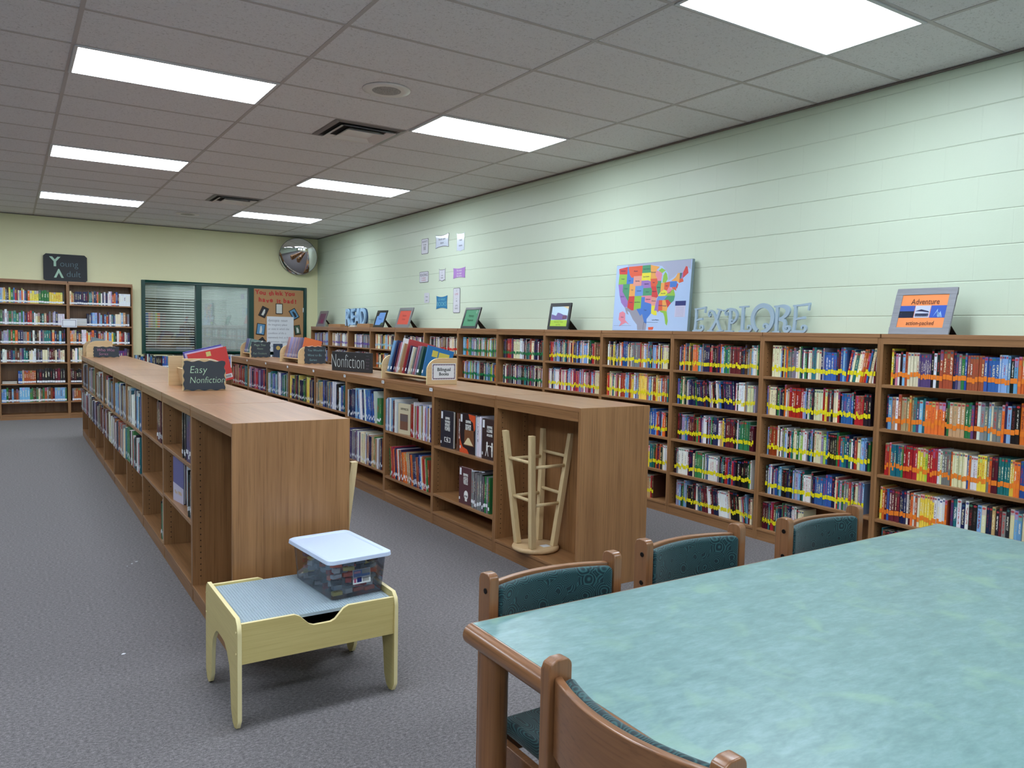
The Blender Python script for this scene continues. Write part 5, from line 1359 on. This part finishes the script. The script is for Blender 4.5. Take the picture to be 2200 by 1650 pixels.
# ---------------------------------------------------------------- clear bin
def storage_bin():
    bx, by, bz = .792, -2.285, .3885
    rot = R(5)
    t = thing('storage_bin', 'clear plastic bin with white lid full of toy pieces, on play table', 'storage bin', (bx, by, bz), (0, 0, rot))
    n = NT('clear_bin_plastic'); n.n.remove(n.b)
    tr = n.new('ShaderNodeBsdfTransparent'); tr.inputs[0].default_value = (.96, .97, .99, 1)
    gl = n.new('ShaderNodeBsdfGlossy'); gl.inputs['Roughness'].default_value = .12; gl.inputs[0].default_value = (.9, .94, 1, 1)
    df = n.new('ShaderNodeBsdfDiffuse'); df.inputs[0].default_value = srgb(190, 200, 220)
    fr = n.new('ShaderNodeFresnel'); fr.inputs[0].default_value = 1.45
    nz = n.noise(n.coord(), 14, 2)
    m1 = n.new('ShaderNodeMixShader'); n.ln(n.math('MULTIPLY', nz, .14), m1.inputs[0]); n.ln(tr.outputs[0], m1.inputs[1]); n.ln(df.outputs[0], m1.inputs[2])
    m2 = n.new('ShaderNodeMixShader'); n.ln(n.math('MULTIPLY', fr.outputs[0], .9), m2.inputs[0]); n.ln(m1.outputs[0], m2.inputs[1]); n.ln(gl.outputs[0], m2.inputs[2])
    n.ln(m2.outputs[0], n.out.inputs[0]); plastic = n.m
    def rr(w, d, r, k=5):
        pts = []
        for cx, cy, a0 in ((w - r, d - r, 0), (-w + r, d - r, PI / 2), (-w + r, -d + r, PI), (w - r, -d + r, PI * 1.5)):
            for i in range(k): a = a0 + PI / 2 * i / (k - 1); pts.append((cx + r * math.cos(a), cy + r * math.sin(a)))
        return pts
    def loft(m, rings, mat, cap0=True, cap1=False):
        b = len(m.v); k = m.mi(mat); n_ = len(rings[0][0])
        for pts, z in rings: m.v += [(x, y, z) for x, y in pts]
        for r in range(len(rings) - 1):
            for i in range(n_):
                j = (i + 1) % n_; m.f.append((b + r * n_ + i, b + r * n_ + j, b + (r + 1) * n_ + j, b + (r + 1) * n_ + i)); m.m.append(k)
        if cap0: m.f.append(tuple(b + i for i in range(n_))[::-1]); m.m.append(k)
        if cap1: m.f.append(tuple(b + (len(rings) - 1) * n_ + i for i in range(n_))); m.m.append(k)
    m = MB(); loft(m, [(rr(.108, .176, .018), .0005), (rr(.112, .180, .02), .004), (rr(.124, .192, .022), .146), (rr(.129, .197, .022), .147), (rr(.130, .198, .022), .150)], plastic)
    m.build('clear_tub', t, smooth=True, fix=True)
    lid = plain('lid_white_plastic', srgb(200, 214, 240), .5)
    m = MB(); loft(m, [(rr(.139, .208, .026), .1505), (rr(.142, .211, .028), .153), (rr(.140, .209, .028), .167), (rr(.134, .203, .028), .1705), (rr(.118, .187, .024), .1695), (rr(.113, .182, .022), .166)], lid, True, True)
    m.build('lid', t, bevel=0, smooth=False)
    lb = thing_child('product_label', t, (.018, -.1865, .06))
    s1 = MB(); s1.box(0, .078, -.001, 0, 0, .058, white_paper); s1.box(.003, .075, -.0016, -.0011, .028, .055, plain('label_blue', srgb(84, 130, 200), .4)); s1.box(.006, .034, -.0021, -.0017, .042, .051, plain('label_pink', srgb(222, 170, 200), .4))
    s1.box(.040, .074, -.0021, -.0017, .038, .054, plain('label_grey', srgb(170, 176, 180), .4)); s1.box(.018, .038, -.0016, -.0011, .006, .026, plain('label_navy', srgb(20, 40, 112), .4)); s1.box(.005, .014, -.0016, -.0011, .006, .022, plain('label_red', srgb(170, 80, 120), .4))
    for i in range(7): s1.box(.044 + i * .004, .0455 + i * .004, -.0016, -.0011, .007, .022, black)
    o = s1.build('product_label', t, loc=(-.026, -.1862, .052), rot=(-.085, 0, 0))
    # loose toy pieces
    kinds = [('dark grey', srgb(46, 56, 70), 7), ('orange', srgb(228, 92, 44), 5), ('yellow', srgb(230, 216, 120), 4), ('red', srgb(200, 40, 40), 4), ('white', srgb(216, 222, 230), 5), ('blue', srgb(90, 140, 214), 2), ('brown', srgb(70, 44, 48), 2), ('grey', srgb(130, 144, 158), 5)]
    bag = [k for k in kinds for _ in range(k[2])]
    M = Matrix.Translation((bx, by, bz)) @ Matrix.Rotation(rot, 4, 'Z')
    def brick(name, L_, W_, H_, mat):
        mm = MB(); mm.box(-L_ / 2, L_ / 2, -W_ / 2, W_ / 2, 0, H_, mat)
        nx, ny = max(1, int(L_ / .009)), max(1, int(W_ / .009))
        for i in range(nx):
            for j in range(ny): mm.tube((-L_ / 2 + L_ * (i + .5) / nx, -W_ / 2 + W_ * (j + .5) / ny, H_), (-L_ / 2 + L_ * (i + .5) / nx, -W_ / 2 + W_ * (j + .5) / ny, H_ + .0018), .0026, mat, n=7)
        return mm.mesh(name)
    cache = {}
    for lay in range(6):
        hw, hd = .094 + .0025 * lay, .162 + .0025 * lay
        nx, ny = 4, 6
        for i in range(nx):
            for j in range(ny):
                if 0 < i < nx - 1 and 0 < j < ny - 1 and lay < 5: continue
                kn, col, _ = random.choice(bag)
                ty = random.choice(((.040, .020, .014), (.036, .032, .010), (.046, .014, .014), (.024, .024, .018), (.034, .026, .019)))
                key = (kn, ty)
                if key not in cache: cache[key] = brick('toy_brick', *ty, plain('toy_' + kn, col, .25))
                o = bpy.data.objects.new('toy_brick', cache[key]); COL.objects.link(o)
                cx = -hw + (2 * hw) * (i + .5) / nx + random.uniform(-.002, .002); cy = -hd + 2 * hd * (j + .5) / ny + random.uniform(-.004, .004)
                o.matrix_world = M @ Matrix.Translation((cx, cy, .004 + lay * .0235 + random.uniform(0, .003))) @ Matrix.Rotation(random.uniform(-.5, .5), 4, 'Z')
                tag(o, 'loose %s building piece inside the clear plastic bin' % kn, 'toy brick', kn + ' toy pieces in the clear bin')
def thing_child(*a): return None
storage_bin()
# ---------------------------------------------------------------- reading table
def lam_material():
    n = NT('teal_laminate')
    p = n.coord()
    a = n.noise(n.mapping(p, (1, 2.2, 1), rot=(0, 0, .5)), 13, 5, .6, .4); b = n.noise(n.mapping(p, (1, 2.6, 1), rot=(0, 0, .5)), 34, 3, .6); c = n.noise(p, 9, 3, .5, .5)
    col = n.ramp(n.math('ADD', n.math('MULTIPLY', a, .6), n.math('MULTIPLY', b, .4)), [(.36, srgb(104, 138, 137)), (.50, srgb(115, 150, 149)), (.64, srgb(130, 163, 165))])
    gr = n.ramp(c, [(.56, (0, 0, 0, 1)), (.72, (1, 1, 1, 1))])
    col = n.mix(n.math('MULTIPLY', gr, .55), col, srgb(140, 176, 152))
    n.ln(col, n.b.inputs['Base Color']); n.b.inputs['Roughness'].default_value = .34; n.b.inputs['Specular IOR Level'].default_value = .5
    n.bump(b, .03, .001)
    return n.m
def table():
    X0, X1, Y0, Y1, Z = .556, 2.700, -4.965, -3.760, .75
    t = thing('reading_table', 'large teal topped reading table with oak edges and round legs', 'table', (X0, Y0, 0))
    w, d = X1 - X0, Y1 - Y0
    m = MB(); m.box(.026, w - .026, .004, d - .004, Z - .030, Z, lam_material()); m.build('laminate_top', t, bevel=.0008)
    for s in (0, 1):
        pr = []
        for i in range(13):
            a = PI / 2 + PI * i / 12; pr.append((.026 + .026 * math.cos(a), Z - .026 + .026 * math.sin(a)))
        pr = pr if s == 0 else [(w - x, z) for x, z in pr][::-1]
        MB().prism([(x, z) for x, z in pr], 0, d, 'y', table_wood_y).build('end_edge', t, smooth=False, bevel=.0015)
    for y in (0, d - .004): MB().box(.026, w - .026, y, y + .004, Z - .034, Z - .0005, chair_wood_x).build('long_edge', t, bevel=.001)
    for y in (.10, d - .13): MB().box(.10, w - .10, y, y + .022, Z - .10, Z - .031, chair_wood_x).build('under_rail', t)
    for x in (.052, w - .052):
        for y in (.055, d - .062):
            MB().tube((x, y, .0), (x, y, Z - .031), .034, table_wood_z, .036, n=28).build('leg', t, smooth=False, bevel=.002)
table()
# ---------------------------------------------------------------- chairs
def fabric_material():
    n = NT('teal_swirl_upholstery')
    p = n.coord()
    vo = n.new('ShaderNodeTexVoronoi'); vo.inputs['Scale'].default_value = 21; vo.inputs['Randomness'].default_value = .8
    wv = n.new('ShaderNodeVectorMath', operation='ADD'); nz = n.new('ShaderNodeTexNoise'); nz.inputs['Scale'].default_value = 14
    n.ln(n.mapping(p, (1, .35, 1)), wv.inputs[0]); n.ln(p, nz.inputs['Vector'])
    sc = n.new('ShaderNodeVectorMath', operation='SCALE'); n.ln(nz.outputs['Color'], sc.inputs[0]); sc.inputs['Scale'].default_value = .02
    n.ln(sc.outputs[0], wv.inputs[1]); n.ln(wv.outputs[0], vo.inputs['Vector'])
    ring = n.math('SINE', n.math('MULTIPLY', vo.outputs['Distance'], 68.0))
    f = n.math('MULTIPLY_ADD', ring, .5, .5)
    weave = n.noise(p, 420, 2)
    col = n.ramp(f, [(.25, srgb(14, 42, 48)), (.60, srgb(22, 62, 66)), (.95, srgb(48, 94, 96))])
    col = n.mix(n.math('MULTIPLY', weave, .35), col, srgb(14, 34, 46))
    n.ln(col, n.b.inputs['Base Color']); n.b.inputs['Roughness'].default_value = .75; n.b.inputs['Sheen Weight'].default_value = .25; n.b.inputs['Specular IOR Level'].default_value = .25
    n.bump(f, .2, .0015)
    return n.m
fabric = fabric_material()
def chair(label, x, y, rz):
    """faces local -Y; origin between the rear posts on the floor"""
    t = thing('reading_chair', label, 'chair', (x, y, 0), (0, 0, rz), 'oak and teal chairs around the reading table')
    hw = .205
    for s in (-1, 1):
        x0, x1 = s * hw - .014, s * hw + .014
        H = .842; y0, y1 = -.030, .026
        o = [(y0, 0), (y1, 0), (y1, H - .020), (y1 - .006, H - .006), (y1 - .02, H)]
        for i in range(6):
            a = PI / 2 + PI / 2 * i / 5; o.append((y0 + .017 + .017 * math.cos(a), H - .017 + .017 * math.sin(a)))
        MB().prism(o, x0, x1, 'x', chair_wood).build('rear_post', t, bevel=.0035, seg=3)
        for z in (.797, .711):
            MB().tube((s * (hw + .0138), -.010, z), (s * (hw + .0165), -.010, z), .0075, dark_metal, n=14).build('bolt', t, bevel=.001)
        MB().box(s * .190 - .016, s * .190 + .016, -.455, -.410, 0, .415, chair_wood).build('front_leg', t, bevel=.004)
        MB().box(s * .192 - .011, s * .192 + .011, -.409, -.0305, .355, .425, chair_wood_x).build('side_rail', t, bevel=.003)
        MB().box(s * .192 - .010, s * .192 + .010, -.409, -.0305, .17, .205, chair_wood_x).build('side_stretcher', t, bevel=.003)
    MB().box(-.178, .178, -.445, -.425, .355, .415, chair_wood_x).build('front_rail', t, bevel=.003)
    MB().box(-.190, .190, -.020, .0, .355, .415, chair_wood_x).build('rear_rail', t, bevel=.003)
    # curved backrest
    def curve(x, off): return .040 * (1 - (x / .19) ** 2) + off
    def slab(name, xa, z0, z1, o0, o1, mat, bev, n=18, seg=2):
        m = MB(); k = m.mi(mat)
        for i in range(n + 1):
            x = -xa + 2 * xa * i / n
            m.v += [(x, curve(x, o0), z0), (x, curve(x, o1), z0), (x, curve(x, o1), z1), (x, curve(x, o0), z1)]
        for i in range(n):
            b = 4 * i
            for a, c in ((0, 1), (1, 2), (2, 3), (3, 0)): m.f.append((b + a, b + c, b + 4 + c, b + 4 + a)); m.m.append(k)
        m.f.append((0, 3, 2, 1)); m.f.append((4 * n, 4 * n + 1, 4 * n + 2, 4 * n + 3)); m.m += [k, k]
        return m.build(name, t, bevel=bev, seg=seg)
    slab('back_rail', .1905, .660, .812, -.004, .014, chair_wood_x, .004)
    slab('back_cushion', .188, .678, .806, -.034, -.0045, fabric, .012, seg=4)
    MB().tube((-.165, .0245, .775), (-.165, .0275, .775), .004, dark_metal, n=10).build('screw', t)
    # seat cushion
    m = MB(); m.box(-.180, .180, -.462, -.032, .4255, .468, fabric); so = m.build('seat_cushion', t, bevel=.016, seg=4)
yc = -3.69
chair('teal upholstered oak chair at the table corner nearest the upturned stool', .876, -3.688, 0)
chair('teal upholstered oak chair in the middle of the far table side', 1.458, -3.634, 0)
chair('teal upholstered oak chair on the far table side nearest the wall bookcases', 2.082, -3.655, R(1))
chair('oak chair at the left table end, its wooden back toward the camera', .515, -4.408, PI / 2 + .03)
# ---------------------------------------------------------------- blinds and office
def blind(x0, x1, step, tilt, label, mat):
    t = thing('venetian_blind', label, 'window blind', ((x0 + x1) / 2, D + .085, 0), 0, 'white venetian blinds')
    w = (x1 - x0) / 2 - .012
    MB().box(-w, w, -.018, .018, WZ1 - .095, WZ1 - .052, mat).build('head_rail', t, bevel=.002)
    m = MB(); z = WZ0 + .095; n = 0
    while z < WZ1 - .10:
        M = Matrix.Translation((0, 0, z)) @ Matrix.Rotation(tilt, 4, 'X')
        m.box(-w, w, -.0125, .0125, -.0009, .0009, mat, M); z += step
    m.build('slats', t)
    MB().box(-w, w, -.013, .013, WZ0 + .054, WZ0 + .075, mat).build('bottom_rail', t, bevel=.002)
    for x in (-w * .6, w * .6): MB().tube((x, -.014, WZ0 + .07), (x, -.014, WZ1 - .09), .0015, mat, n=6).build('ladder_cord', t)
slat = plain('white_blind_slat', srgb(232, 236, 238), .5)
blind(1.545, 2.330, .042, R(32), 'white venetian blind with open slats behind the left office pane', slat)
blind(2.420, 3.205, .022, R(38), 'white venetian blind with tilted slats behind the right office pane', slat)
# office contents behind the slats; bookcase and binders stand in for mirrored shelves
t = thing('reflected_bookcase', 'dark bookcase added inside the office, standing in for shelves mirrored in the glass', 'bookcase', (1.45, OY - .32, 0))
dkw = plain('reflected_shelf_dark', srgb(52, 46, 44), .6)
for x0, x1 in ((0, .02), (1.88, 1.90)): box_obj('side_panel', (x0, x1, 0, .30, 0, 2.0), dkw, t)
box_obj('back_panel', (.02, 1.88, .29, .30, 0, 2.0), dkw, t)
for z in (.08, .55, 1.0, 1.42, 1.98): box_obj('shelf', (.02, 1.88, 0, .29, z - .02, z), dkw, t)
seqx = 1.50
names = ['white', 'sky', 'teal', 'lilac', 'red', 'yellow', 'green', 'cream', 'blue', 'pink', 'tan', 'grey', 'lime', 'orange', 'navy', 'maroon']
for i, c in enumerate(names):
    wd = random.uniform(.035, .055)
    b = MB().box(0, wd - .002, 0, .20, 0, random.uniform(.26, .30), plain('reflected_binder_' + c, srgb(*PAL[c]), .5)).build('binder', None, loc=(seqx, OY - .30, 1.4205)); seqx += wd
    tag(b, '%s binder in the office row, added for books mirrored in the left pane' % c, 'binder', 'binders added for the mirrored book row')
t = thing('office_desk', 'office desk with blue papers behind the window', 'desk', (1.6, D + .75, 0))
MB().box(0, 1.5, 0, .7, .72, .75, plain('office_desk_top', srgb(120, 110, 100), .5)).build('desk_top', t)
for x in (.03, 1.43):
    for y in (.03, .63): MB().box(x, x + .04, y, y + .04, 0, .72, metal).build('leg', t)
for i, x in enumerate((2.15, 2.50)):
    tag(MB().box(0, .26, -.01, .01, 0, .33, plain('office_blue_folder', srgb(120, 150, 216), .5)).build('paper_folder', None, loc=(x, D + .8, .7505)), ['left', 'right'][i] + ' blue folder standing on the office desk behind the glass', 'folder')
t = thing('office_fill_panel', 'unseen light panel added to brighten the office behind the blinds', 'ceiling light', (2.0, D + 1.0, CEIL))  # unseen fill panel, added to brighten the office and slats
MB().box(0, 1.2, 0, .6, -.008, -.001, emission('office_fill_glow', (.95, .97, 1), 7.0)).build('diffuser', t)
# ---------------------------------------------------------------- crumbs of paper on the carpet
for i, (x, y, s) in enumerate(((.225, -.235, .004), (.255, -.195, .006), (.285, -.160, .009), (.05, -1.62, .010))):
    m = MB(); m.prism([(-s, -s * .4), (s * .3, -s * .6), (s, s * .2), (-s * .2, s * .7)], .0008, .0022, 'z', white_paper)
    o = m.build('paper_scrap', None, loc=(x, y, 0)); tag(o, ['tiniest white paper scrap on the carpet, left one of three', 'tiny white paper scrap on the carpet, middle one of three', 'tiny white paper scrap on the carpet, right one of three', 'single white paper scrap on the carpet left of the play table'][i], 'paper scrap')
